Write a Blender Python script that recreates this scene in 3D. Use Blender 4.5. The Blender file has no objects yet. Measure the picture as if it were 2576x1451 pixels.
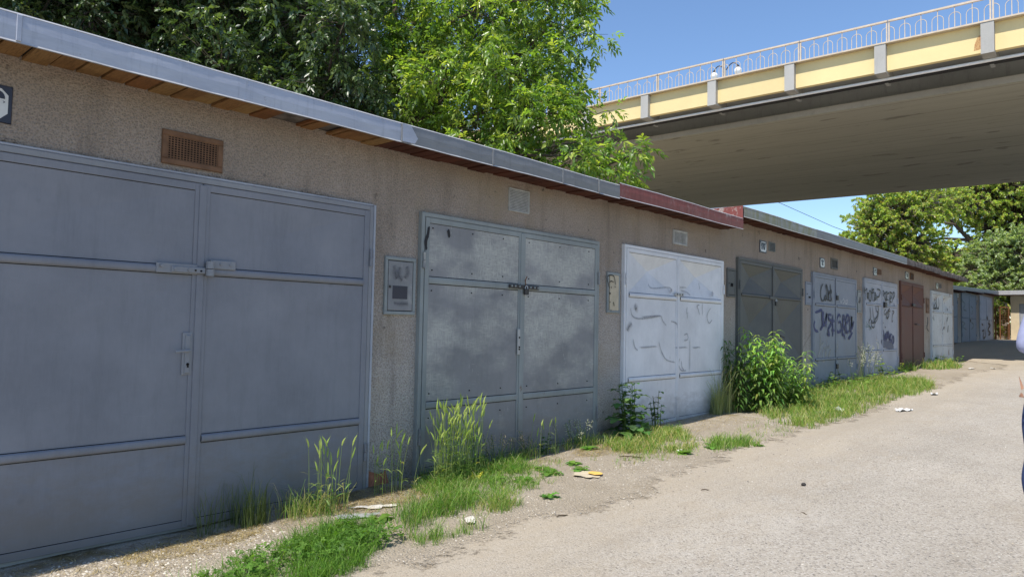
import bpy, math, random
import numpy as np
from mathutils import Vector, Matrix
R_ = math.radians
rnd = random.Random(11)
SC = bpy.context.scene
COL = SC.collection
# ---------------------------------------------------------------- camera
cam = bpy.data.cameras.new('camera'); camo = bpy.data.objects.new('camera', cam); COL.objects.link(camo)
yaw, pit, rol = R_(41.8), math.atan(88/1800), R_(1.13)
f_ = Vector((math.cos(yaw)*math.cos(pit), math.sin(yaw)*math.cos(pit), math.sin(pit)))
r0 = Vector((math.sin(yaw), -math.cos(yaw), 0)); u0 = r0.cross(f_)
rr = r0*math.cos(rol)+u0*math.sin(rol); uu = -r0*math.sin(rol)+u0*math.cos(rol)
camo.matrix_world = Matrix(((rr.x, uu.x, -f_.x, 0), (rr.y, uu.y, -f_.y, 0), (rr.z, uu.z, -f_.z, 1.31), (0, 0, 0, 1)))
cam.sensor_width = 36; cam.lens = 36*1800/2576; cam.clip_start = .05; cam.clip_end = 2000
SC.camera = camo
SC.render.resolution_x = 1024; SC.render.resolution_y = 576
# ---------------------------------------------------------------- sky, sun, exposure
SUN_EL, SUN_AZ = 62.0, (-1.0, -.04)          # towards the sun, horizontal part
W = bpy.data.worlds.new('World'); SC.world = W; W.use_nodes = True
nt = W.node_tree; bg = nt.nodes['Background']; sky = nt.nodes.new('ShaderNodeTexSky')
sky.sky_type = 'NISHITA'; sky.sun_disc = False; sky.sun_elevation = R_(SUN_EL)
sky.sun_rotation = math.atan2(SUN_AZ[0], SUN_AZ[1]); sky.air_density = 1.0; sky.dust_density = .1; sky.ozone_density = 5.5
bg.inputs['Strength'].default_value = .12
nt.links.new(sky.outputs[0], bg.inputs['Color'])
sl = bpy.data.lights.new('sun', 'SUN'); sl.energy = 3.6; sl.angle = R_(.53); sl.color = (1, .94, .85)
so = bpy.data.objects.new('sun', sl); COL.objects.link(so)
sd = Vector((SUN_AZ[0], SUN_AZ[1], 0)).normalized()*math.cos(R_(SUN_EL)) + Vector((0, 0, math.sin(R_(SUN_EL))))
so.rotation_euler = sd.to_track_quat('Z', 'Y').to_euler()
SC.view_settings.view_transform = 'Standard'; SC.view_settings.look = 'None'
SC.view_settings.exposure = .70; SC.view_settings.gamma = 1
SC.render.engine = 'CYCLES'
SC.cycles.max_bounces = 8; SC.cycles.diffuse_bounces = 4; SC.cycles.transparent_max_bounces = 8

# ---------------------------------------------------------------- helpers
GP = [(-60,-.3),(-10,-.12),(0,-.03),(2,.0),(3.4,.05),(5.1,.085),(6.4,.11),(8.2,.15),(9.4,.16),(12.5,.25),(16.2,.35),(20,.41),(25.3,.44),(36,.84),(47,.96),(150,1.2),(900,1.2)]
GX = [p[0] for p in GP]; GZ = [p[1] for p in GP]
def gz(x, y=0): return float(np.interp(x, GX, GZ))
ORI = {}
class MB:
    def __init__(s): s.v = []; s.f = []; s.c = []
    def add(s, vs, fs, col=None):
        n = len(s.v); s.v += [tuple(v) for v in vs]; s.f += [tuple(i+n for i in f) for f in fs]
        if col is not None: s.c += [col]*len(vs)
        return s
    def box(s, x0, x1, y0, y1, z0, z1, col=None):
        return s.add([(x0,y0,z0),(x1,y0,z0),(x1,y1,z0),(x0,y1,z0),(x0,y0,z1),(x1,y0,z1),(x1,y1,z1),(x0,y1,z1)],
              [(0,3,2,1),(4,5,6,7),(0,1,5,4),(1,2,6,5),(2,3,7,6),(3,0,4,7)], col)
    def bev(s, x0, x1, y0, y1, z0, z1, b=.006, col=None):   # box whose -Y face is chamfered
        return s.add([(x0,y1,z0),(x1,y1,z0),(x1,y1,z1),(x0,y1,z1),(x0,y0+b,z0),(x1,y0+b,z0),(x1,y0+b,z1),(x0,y0+b,z1),
                      (x0+b,y0,z0+b),(x1-b,y0,z0+b),(x1-b,y0,z1-b),(x0+b,y0,z1-b)],
              [(0,3,2,1),(8,9,10,11),(4,5,9,8),(5,6,10,9),(6,7,11,10),(7,4,8,11),(0,1,5,4),(1,2,6,5),(2,3,7,6),(3,0,4,7)], col)
    def tube(s, pts, r, n=6, col=None, cap=True):
        pts = [Vector(p) for p in pts]; m = len(pts)
        rs = r if isinstance(r, (list, tuple)) else [r]*m
        base = len(s.v); up = Vector((.13,.31,.94))
        for i, p in enumerate(pts):
            t = (pts[min(i+1, m-1)]-pts[max(i-1, 0)]).normalized()
            if abs(t.dot(up)) > .97: up = Vector((.9,.1,.3))
            a = t.cross(up).normalized(); b = t.cross(a)
            for k in range(n):
                q = 2*math.pi*k/n
                s.v.append(tuple(p+a*(math.cos(q)*rs[i])+b*(math.sin(q)*rs[i])))
                if col is not None: s.c.append(col)
        for i in range(m-1):
            for k in range(n):
                k2 = (k+1) % n
                s.f.append((base+i*n+k, base+i*n+k2, base+(i+1)*n+k2, base+(i+1)*n+k))
        if cap:
            s.f.append(tuple(base+k for k in range(n-1, -1, -1))); s.f.append(tuple(base+(m-1)*n+k for k in range(n)))
        return s
    def ribbon(s, pts2, Y, w, col=None, taper=True):       # flat stroke on a plane facing -Y, pts (x,z)
        P = [Vector((a, b)) for a, b in pts2]; Q = []
        for i in range(len(P)-1):                          # smooth by Catmull-Rom
            p0 = P[max(i-1,0)]; p1 = P[i]; p2 = P[i+1]; p3 = P[min(i+2,len(P)-1)]
            for k in range(4):
                t = k/4
                Q.append(.5*((2*p1)+(p2-p0)*t+(2*p0-5*p1+4*p2-p3)*t*t+(3*p1-p0-3*p2+p3)*t**3))
        Q.append(P[-1]); m = len(Q); vs = []
        for i, q in enumerate(Q):
            t = Q[min(i+1,m-1)]-Q[max(i-1,0)]
            t = t.normalized() if t.length > 1e-9 else Vector((1,0))
            nn = Vector((-t.y, t.x)); ww = w*.5*(1 if not taper else (.75+.25*math.sin(math.pi*i/(m-1))))*rnd.uniform(.85,1.15)
            vs += [(q.x+nn.x*ww, Y, q.y+nn.y*ww), (q.x, Y, q.y), (q.x-nn.x*ww, Y, q.y-nn.y*ww)]
        n0 = len(s.v); s.add(vs, [f for i in range(m-1) for f in ((3*i, 3*i+1, 3*i+4, 3*i+3), (3*i+1, 3*i+2, 3*i+5, 3*i+4))])
        for i in range(m): e = 0. if i in (0, m-1) else 1.; s.c += [(0,0,0), (e,e,e), (0,0,0)]
        return s
    def build(s, name, mat, parent=None, smooth=False, loc=None):
        L = ORI.get(parent.name) if parent else Vector(loc or (0,0,0))
        me = bpy.data.meshes.new(name)
        me.from_pydata([(v[0]-L[0], v[1]-L[1], v[2]-L[2]) for v in s.v], [], s.f)
        if s.c and len(s.c) == len(s.v):
            ca = me.color_attributes.new('tint', 'FLOAT_COLOR', 'POINT')
            ca.data.foreach_set('color', np.array([(c[0],c[1],c[2],1) for c in s.c], dtype=np.float32).ravel())
        if smooth: me.polygons.foreach_set('use_smooth', [True]*len(me.polygons))
        me.materials.append(mat); me.update()
        o = bpy.data.objects.new(name, me); COL.objects.link(o)
        if parent: o.parent = parent
        else: o.location = L
        ORI[o.name] = L
        return o
def npmesh(name, V, F, mat, parent=None, col=None, loc=(0,0,0)):
    L = ORI[parent.name] if parent else Vector(loc)
    V = np.asarray(V, dtype=np.float32) - np.array(L, dtype=np.float32)
    me = bpy.data.meshes.new(name); n = F.shape[1]
    me.vertices.add(len(V)); me.vertices.foreach_set('co', V.ravel())
    me.loops.add(F.size); me.loops.foreach_set('vertex_index', F.astype(np.int32).ravel())
    me.polygons.add(len(F)); me.polygons.foreach_set('loop_start', np.arange(0, F.size, n, dtype=np.int32))
    if col is not None:
        ca = me.color_attributes.new('tint', 'FLOAT_COLOR', 'POINT')
        ca.data.foreach_set('color', np.hstack([col, np.ones((len(col),1))]).astype(np.float32).ravel())
    me.materials.append(mat); me.update(calc_edges=True); me.validate()
    o = bpy.data.objects.new(name, me); COL.objects.link(o)
    if parent: o.parent = parent
    else: o.location = L
    ORI[o.name] = Vector(L)
    return o
def tag(o, label=None, cat=None, group=None, kind=None):
    if label: o['label'] = label
    if cat: o['category'] = cat
    if group: o['group'] = group
    if kind: o['kind'] = kind
    return o
def thing(name, loc, label, cat, group=None):
    o = bpy.data.objects.new(name, None); COL.objects.link(o); o.location = loc; o.empty_display_size = .2
    ORI[o.name] = Vector(loc); return tag(o, label, cat, group)
def text_mb(s, size, x, z, Y, sx=1.0):
    cu = bpy.data.curves.new('t', 'FONT'); cu.body = s; cu.size = size; cu.align_x = 'CENTER'; cu.align_y = 'CENTER'; cu.extrude = 0; cu.offset = .012
    o = bpy.data.objects.new('t', cu); COL.objects.link(o)
    dg = bpy.context.evaluated_depsgraph_get(); dg.update()
    me = bpy.data.meshes.new_from_object(o.evaluated_get(dg)); mb = MB()
    mb.add([(x+v.co.x*sx, Y, z+v.co.y) for v in me.vertices], [tuple(p.vertices) for p in me.polygons])
    bpy.data.objects.remove(o); bpy.data.meshes.remove(me)
    return mb

# ---------------------------------------------------------------- materials
class NT:
    def __init__(s, name, rough=.8, spec=.3):
        s.m = bpy.data.materials.new(name); s.m.use_nodes = True; s.t = s.m.node_tree
        s.b = s.t.nodes['Principled BSDF']; s.b.inputs['Roughness'].default_value = rough
        s.b.inputs['Specular IOR Level'].default_value = spec
        s.pos = s.t.nodes.new('ShaderNodeNewGeometry').outputs['Position']
    def n(s, t, **k):
        nd = s.t.nodes.new(t)
        for a, b in k.items(): setattr(nd, a, b)
        return nd
    def l(s, a, b): s.t.links.new(a, b)
    def mapv(s, sc):
        m = s.n('ShaderNodeMapping'); m.inputs['Scale'].default_value = sc; s.l(s.pos, m.inputs['Vector']); return m.outputs[0]
    def noise(s, scale, sc=None, detail=4, rough=.6, dist=0):
        nd = s.n('ShaderNodeTexNoise'); nd.inputs['Scale'].default_value = scale; nd.inputs['Detail'].default_value = detail
        nd.inputs['Roughness'].default_value = rough; nd.inputs['Distortion'].default_value = dist
        s.l(s.mapv(sc) if sc else s.pos, nd.inputs['Vector']); return nd.outputs['Fac']
    def vor(s, scale, sc=None, feature='F1', out='Distance'):
        nd = s.n('ShaderNodeTexVoronoi', feature=feature); nd.inputs['Scale'].default_value = scale
        s.l(s.mapv(sc) if sc else s.pos, nd.inputs['Vector']); return nd.outputs[out]
    def rng(s, v, a, b, c=0., d=1.):
        nd = s.n('ShaderNodeMapRange'); s.l(v, nd.inputs['Value'])
        for k, x in zip(('From Min','From Max','To Min','To Max'), (a,b,c,d)): nd.inputs[k].default_value = x
        return nd.outputs[0]
    def mix(s, fac, a, b, bt='MIX'):
        nd = s.n('ShaderNodeMix', data_type='RGBA', blend_type=bt)
        if hasattr(fac, 'links'): s.l(fac, nd.inputs[0])
        else: nd.inputs[0].default_value = fac
        for q, i in ((a,6),(b,7)):
            if hasattr(q, 'links'): s.l(q, nd.inputs[i])
            else: nd.inputs[i].default_value = (*q, 1)
        return nd.outputs[2]
    def math(s, op, a, b=None):
        nd = s.n('ShaderNodeMath', operation=op)
        for q, i in ((a,0),(b,1)):
            if q is None: continue
            if hasattr(q, 'links'): s.l(q, nd.inputs[i])
            else: nd.inputs[i].default_value = q
        return nd.outputs[0]
    def xyz(s):
        nd = s.n('ShaderNodeSeparateXYZ'); s.l(s.pos, nd.inputs[0]); return nd.outputs
    def col(s, c):
        if hasattr(c, 'links'): s.l(c, s.b.inputs['Base Color'])
        else: s.b.inputs['Base Color'].default_value = (*c, 1)
        return s
    def bump(s, h, dist=.01, strength=.6, prev=None):
        nd = s.n('ShaderNodeBump'); nd.inputs['Distance'].default_value = dist; nd.inputs['Strength'].default_value = strength
        s.l(h, nd.inputs['Height'])
        if prev: s.l(prev, nd.inputs['Normal'])
        s.l(nd.outputs[0], s.b.inputs['Normal']); return nd.outputs[0]
    def attr(s, nm='tint'):
        nd = s.n('ShaderNodeAttribute'); nd.attribute_name = nm; return nd.outputs['Color']

def m_plain(name, c, rough=.7, spec=.3, var=.15, sc=12, bump=0):
    t = NT(name, rough, spec); nz = t.noise(sc)
    t.col(t.mix(t.rng(nz,.3,.7), tuple(x*(1-var) for x in c), tuple(min(1,x*(1+var)) for x in c)))
    if bump: t.bump(nz, bump, .5)
    return t.m
def m_plaster():
    t = NT('plaster_roughcast', .95, .1); X, Y, Z = t.xyz()
    g = t.vor(85); g2 = t.noise(62, detail=6, rough=.7); big = t.noise(1.1, detail=5); mid = t.noise(5, detail=4)
    base = t.mix(t.rng(big,.35,.65), (0.343,0.281,0.226), (0.410,0.338,0.276))
    low = t.rng(t.math('ADD', Z, t.rng(mid,0,1,-.5,.5)), .9, 2.1, 1, 0)
    base = t.mix(t.math('MULTIPLY', low, .85), base, (.52,.475,.43))
    gran = t.math('ADD', t.rng(g,.0,.75,.0,.6), t.rng(g2,.3,.75,0,.6))
    base = t.mix(t.rng(gran,.15,.8), tuple(x*1.0 for x in (.19,.165,.14)), base)
    peb = t.math('MULTIPLY', t.rng(g2,.55,.7), t.rng(low,0,1,.25,1))
    base = t.mix(t.math('MULTIPLY', peb, .55), base, (0.66,0.616,0.551))
    stain = t.noise(1.0, (5,5,.7), 5, .65)
    base = t.mix(t.rng(stain,.52,.78,0,.55), base, (.115,.095,.075))
    yel = t.noise(1.7, (1,1,.8), 3)
    base = t.mix(t.rng(yel,.56,.75,0,.4), base, (.33,.26,.16))
    spots = t.noise(9, detail=3, rough=.5)
    base = t.mix(t.rng(spots,.7,.76,0,.75), base, (.07,.062,.055))
    ck = t.vor(.75, (1,1,.55), feature='DISTANCE_TO_EDGE'); wob = t.noise(7, detail=4, rough=.7)
    crk = t.math('MULTIPLY', t.rng(t.math('ABSOLUTE', t.math('ADD', ck, t.rng(wob,.3,.7,-.012,.004))),.0,.004,.5,0), t.rng(t.noise(.45, detail=2),.56,.62)); base = t.mix(crk, base, (.08,.07,.06))
    dmp = t.rng(t.math('ADD', Z, t.rng(mid,.2,.8,-.25,.25)), .1, .42, .6, 0); base = t.mix(dmp, base, (.16,.135,.11))
    t.col(base)
    h = t.math('ADD', t.math('MULTIPLY', g, -.7), g2)
    t.bump(h, .012, .9); return t.m
def m_paint(name, c1, c2, rough=.42, scratch=0., rust=0., smear=0., dirt=.4, light=(.5,.5,.5)):
    t = NT(name, min(.62, rough+.12), .22)
    big = t.noise(1.6, detail=5, rough=.65); st = t.noise(2.2, (9,9,1.0), 5, .7); fine = t.noise(120, (1,1,.15), 3)
    base = t.mix(t.rng(big,.32,.68), tuple(x*.92 for x in c1), tuple(x*1.06 for x in c2)); sp_ = t.vor(3.1, (1,1,1)); base = t.mix(t.rng(sp_,.0,.075,.35,0), base, tuple(x*.5 for x in c1))
    base = t.mix(t.rng(st,.5,.8,0,dirt), base, tuple(x*.62 for x in c1))
    base = t.mix(t.rng(fine,.2,.8,0,.18), base, tuple(x*1.25 for x in c2))
    if smear:                                     # worn patches of chalky paint
        p = t.noise(1.25, (1,1,1.6), 4, .6); b = t.noise(26, (.5,1,3.2), 4, .75); b2 = t.noise(26, (3.2,1,.4), 4, .75)
        f = t.math('MULTIPLY', t.rng(p,.44,.62), t.math('ADD', t.math('MULTIPLY', t.math('MAXIMUM', t.rng(b,.46,.7), t.rng(b2,.46,.7)), .62), .25))
        base = t.mix(t.math('MULTIPLY', f, smear), base, light)
    if scratch:
        a = t.noise(9, (1,1,26), 2, .5, .6); b = t.noise(9, (26,1,1), 2, .5, .6); k = t.noise(2.3, detail=2)
        f = t.math('MULTIPLY', t.math('MAXIMUM', t.rng(a,.69,.72), t.rng(b,.7,.73)), t.rng(k,.45,.62))
        base = t.mix(t.math('MULTIPLY', f, scratch), base, light)
    if rust:
        a = t.noise(7, (1,1,.5), 6, .75)
        base = t.mix(t.rng(a,.66-.1*rust,.72-.1*rust,0,.85), base, (.17,.07,.03))
    mz = t.xyz()[2]; mud = t.rng(t.math('ADD', mz, t.rng(t.noise(6, (1,1,2), 5, .75),.25,.75,-.22,.22)), .12, .5, .5, 0); base = t.mix(mud, base, (.2,.165,.125))
    t.col(base); t.l(t.rng(big,.3,.7,rough,rough+.2), t.b.inputs['Roughness'])
    d = t.noise(2.6, detail=2); t.bump(d, .018, .35); return t.m
def m_zinc(name, c1, c2, rust=.3, moss=0., rough=.38, metal=.15):
    t = NT(name, rough, .5); a = t.noise(2.2, (1,1,3), 6, .7); s = t.noise(3.5, (7,7,.6), 5, .7); f = t.noise(70, (.1,.1,1.5), 3)
    b = t.mix(t.rng(a,.3,.7), c1, c2); b = t.mix(t.rng(s,.55,.8,0,.6), b, tuple(x*.5 for x in c1)); b = t.mix(t.rng(f,.3,.8,0,.2), b, tuple(min(1,x*1.4) for x in c2))
    if rust:
        r = t.noise(6, (1,1,.6), 6, .8); b = t.mix(t.rng(r,.68,.74,0,rust*2), b, (.12,.06,.035))
    if moss:
        r = t.noise(5, (1.5,1,.5), 6, .75); b = t.mix(t.rng(r,.42,.6,0,moss), b, (.22,.21,.09))
    t.col(b); t.b.inputs['Metallic'].default_value = metal; t.bump(t.noise(3.2, (1,1,2), 3), .012, .35); return t.m
def m_redpaint():
    t = NT('red_flaking_paint', .5, .4); a = t.noise(4, (1,1,1), 7, .8); s = t.noise(3, (8,8,.7), 5, .7)
    b = t.mix(t.rng(s,.4,.75), (.24,.07,.06), (.17,.048,.042)); Z = t.xyz()[2]
    edge = t.rng(t.math('ADD', Z, t.rng(a,.3,.75,-.12,.12)), 2.76, 2.84)
    b = t.mix(t.math('MULTIPLY', t.rng(t.noise(9,(1.2,1,.7),7,.8),.52,.58), t.rng(edge,0,1,.12,.9)), b, (.42,.36,.33))
    t.col(b); return t.m
def m_wood(name, c1, c2, c3, L=.13):
    t = NT(name, .75, .2); X, Y, Z = t.xyz()
    cell = t.math('FLOOR', t.math('DIVIDE', X, L))
    wn = t.n('ShaderNodeTexWhiteNoise', noise_dimensions='1D'); t.l(cell, wn.inputs['W'])
    g = t.noise(30, (3,.35,1), 5, .7, 1.2); b = t.mix(wn.outputs['Value'], c1, c2)
    b = t.mix(t.rng(g,.45,.75,0,.75), b, c3); k = t.noise(3.3, detail=4); b = t.mix(t.rng(k,.5,.75,0,.7), b, c3)
    t.col(b); t.bump(g, .003, .4); return t.m
def m_concrete(name, c, stain=.4, sc=1.0):
    t = NT(name, .9, .2); a = t.noise(.35*sc, detail=6, rough=.65); b = t.noise(3*sc, (1,1,.3), 6, .75); g = t.noise(40, detail=3)
    base = t.mix(t.rng(a,.3,.7), tuple(x*.82 for x in c), tuple(min(1,x*1.12) for x in c))
    base = t.mix(t.rng(b,.52,.75,0,stain), base, tuple(x*.45 for x in c)); base = t.mix(t.rng(g,.3,.7,0,.15), base, tuple(x*1.3 for x in c))
    t.col(base); t.bump(b, .01, .3); return t.m
def m_under():
    t = NT('bridge_soffit_concrete', .9, .15)
    a = t.noise(.25, (1,.12,1), 6, .65); b = t.noise(1.6, (3,.25,1), 5, .75); s = t.noise(1.3, (1.2,.45,1), 4, .6)
    c = t.mix(t.rng(a,.3,.7), (.385,.375,.31), (.48,.47,.395)); c = t.mix(t.rng(b,.5,.75,0,.4), c, (.2,.185,.155))
    c = t.mix(t.rng(s,.62,.68,0,.55), c, (.15,.14,.115)); X = t.xyz()[0]
    j = t.math('ABSOLUTE', t.math('SUBTRACT', t.math('FRACT', t.math('MULTIPLY', X, .62)), .5))
    c = t.mix(t.rng(j,.47,.499,0,.45), c, (.17,.16,.14)); t.col(c); t.bump(b, .01, .3); return t.m
def m_ground():
    t = NT('dirt_and_dry_grass', .97, .08); X, Y, Z = t.xyz()
    a = t.noise(.9, detail=6, rough=.7); b = t.noise(5, detail=6, rough=.75); g = t.vor(62); g2 = t.vor(28, out='Distance'); n = t.noise(90, detail=3, rough=.7)
    c = t.mix(t.rng(a,.35,.65), (.41,.35,.265), (.5,.435,.345)); c = t.mix(t.rng(b,.5,.75,0,.5), c, (.3,.24,.165))
    c = t.mix(t.rng(g,.0,.3,.55,0), c, (.5,.46,.39)); c = t.mix(t.rng(n,.35,.6,.3,0), c, (.16,.13,.1))
    c = t.mix(t.rng(g2,.06,.13,.5,0), c, (.55,.5,.42))
    dr = t.noise(24, (1,5,1), 4, .8, 2.); c = t.mix(t.rng(dr,.6,.72,0,.6), c, (.5,.4,.24))
    w = t.rng(t.math('ADD', Y, t.rng(b,.2,.8,-.25,.25)), 3.9, 4.3)
    ms = t.math('MULTIPLY', t.rng(t.noise(2.1, detail=4),.5,.62), w); c = t.mix(t.math('MULTIPLY', ms, .8), c, (.16,.115,.035))
    t.col(c); h = t.math('ADD', t.math('MULTIPLY', g, -.8), t.math('ADD', n, b)); t.bump(h, .02, .9); return t.m
def m_road():
    t = NT('worn_asphalt', .93, .15); X, Y, Z = t.xyz()
    a = t.noise(.5, (1,1.6,1), 6, .65); b = t.noise(3.2, (1,1.8,1), 5, .75); g = t.vor(95, out='Distance'); gc = t.vor(95, out='Color'); n = t.noise(130, detail=3, rough=.75); g3 = t.vor(60)
    c = t.mix(t.rng(a,.35,.65), (.37,.33,.272), (.455,.41,.345)); c = t.mix(t.rng(b,.5,.75,0,.45), c, (.27,.225,.17))
    sp = t.n('ShaderNodeSeparateColor'); t.l(gc, sp.inputs[0])
    c = t.mix(t.rng(sp.outputs[0],.6,.95,0,.45), c, (.6,.56,.5)); c = t.mix(t.rng(sp.outputs[1],.78,.97,0,.6), c, (.1,.092,.085))
    c = t.mix(t.rng(n,.3,.5,.5,0), c, (.11,.1,.085)); c = t.mix(t.rng(g3,.03,.08,.4,0), c, (.72,.68,.6))
    e = t.rng(t.math('ADD', Y, t.rng(b,.2,.8,-.5,.5)), 1.7, 3.1); c = t.mix(t.math('MULTIPLY', e, .75), c, (.42,.355,.265)); tr_ = t.noise(.55, (.25,2.2,1), 5, .65); c = t.mix(t.rng(tr_,.5,.7,0,.35), c, (.27,.235,.19)); cr = t.vor(.9, feature='DISTANCE_TO_EDGE'); cn = t.noise(1.1, detail=3); c = t.mix(t.math('MULTIPLY', t.rng(t.math('ADD', cr, t.rng(n,.3,.7,-.004,.004)),.003,.008,.35,0), t.rng(cn,.6,.68)), c, (.13,.11,.09))
    ds = t.noise(1.4, (.5,1.6,1), 5, .7); c = t.mix(t.rng(ds,.55,.75,0,.4), c, (.46,.40,.31))
    t.col(c); h = t.math('ADD', t.math('MULTIPLY', g, -.7), n); t.bump(h, .008, .8)
    s = t.n('ShaderNodeSeparateColor'); t.l(t.attr(), s.inputs[0]); w = t.noise(5, detail=7, rough=.8)
    f = t.rng(t.math('SUBTRACT', s.outputs[0], t.rng(w,.25,.75,0,.85)), -.06, .12); tp = t.n('ShaderNodeBsdfTransparent'); mx = t.n('ShaderNodeMixShader'); t.l(f, mx.inputs[0])
    t.l(tp.outputs[0], mx.inputs[1]); t.l(t.b.outputs[0], mx.inputs[2]); t.l(mx.outputs[0], t.t.nodes['Material Output'].inputs[0]); return t.m
def m_leaf(name, gloss=.35, trans=.45, rough=.45, bright=1.0):
    m = bpy.data.materials.new(name); m.use_nodes = True; t = m.node_tree; t.nodes.clear()
    at = t.nodes.new('ShaderNodeAttribute'); at.attribute_name = 'tint'
    p = t.nodes.new('ShaderNodeBsdfPrincipled'); p.inputs['Roughness'].default_value = rough; p.inputs['Specular IOR Level'].default_value = gloss
    tr = t.nodes.new('ShaderNodeBsdfTranslucent'); mx = t.nodes.new('ShaderNodeMixShader'); mx.inputs[0].default_value = trans
    hs = t.nodes.new('ShaderNodeMix'); hs.data_type = 'RGBA'; hs.blend_type = 'MULTIPLY'; hs.inputs[0].default_value = 1; hs.inputs[7].default_value = (1.5*bright, 1.55*bright, .55*bright, 1)
    o = t.nodes.new('ShaderNodeOutputMaterial'); t.links.new(at.outputs['Color'], p.inputs['Base Color'])
    t.links.new(at.outputs['Color'], hs.inputs[6]); t.links.new(hs.outputs[2], tr.inputs['Color'])
    t.links.new(p.outputs[0], mx.inputs[1]); t.links.new(tr.outputs[0], mx.inputs[2]); t.links.new(mx.outputs[0], o.inputs[0]); return m
def m_spray(name, c, cover=.9, sc=30, soft=7.):
    t = NT(name, .5, .3); t.col(c); n = t.noise(sc, (1,1,.6), 4, .7)
    tp = t.n('ShaderNodeBsdfTransparent'); mx = t.n('ShaderNodeMixShader'); f = t.rng(n,.25,.75, max(0,cover*2-1.05), min(1,cover*1.15))
    if soft:
        s = t.n('ShaderNodeSeparateColor'); t.l(t.attr(), s.inputs[0]); k = t.math('MINIMUM', t.math('MULTIPLY', t.math('POWER', s.outputs[0], 1.0 if soft > 1.5 else 1.6), soft), 1.0); f = t.math('MULTIPLY', f, k)
    t.l(f, mx.inputs[0])
    t.l(tp.outputs[0], mx.inputs[1]); t.l(t.b.outputs[0], mx.inputs[2]); t.l(mx.outputs[0], t.t.nodes['Material Output'].inputs[0]); return t.m

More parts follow.
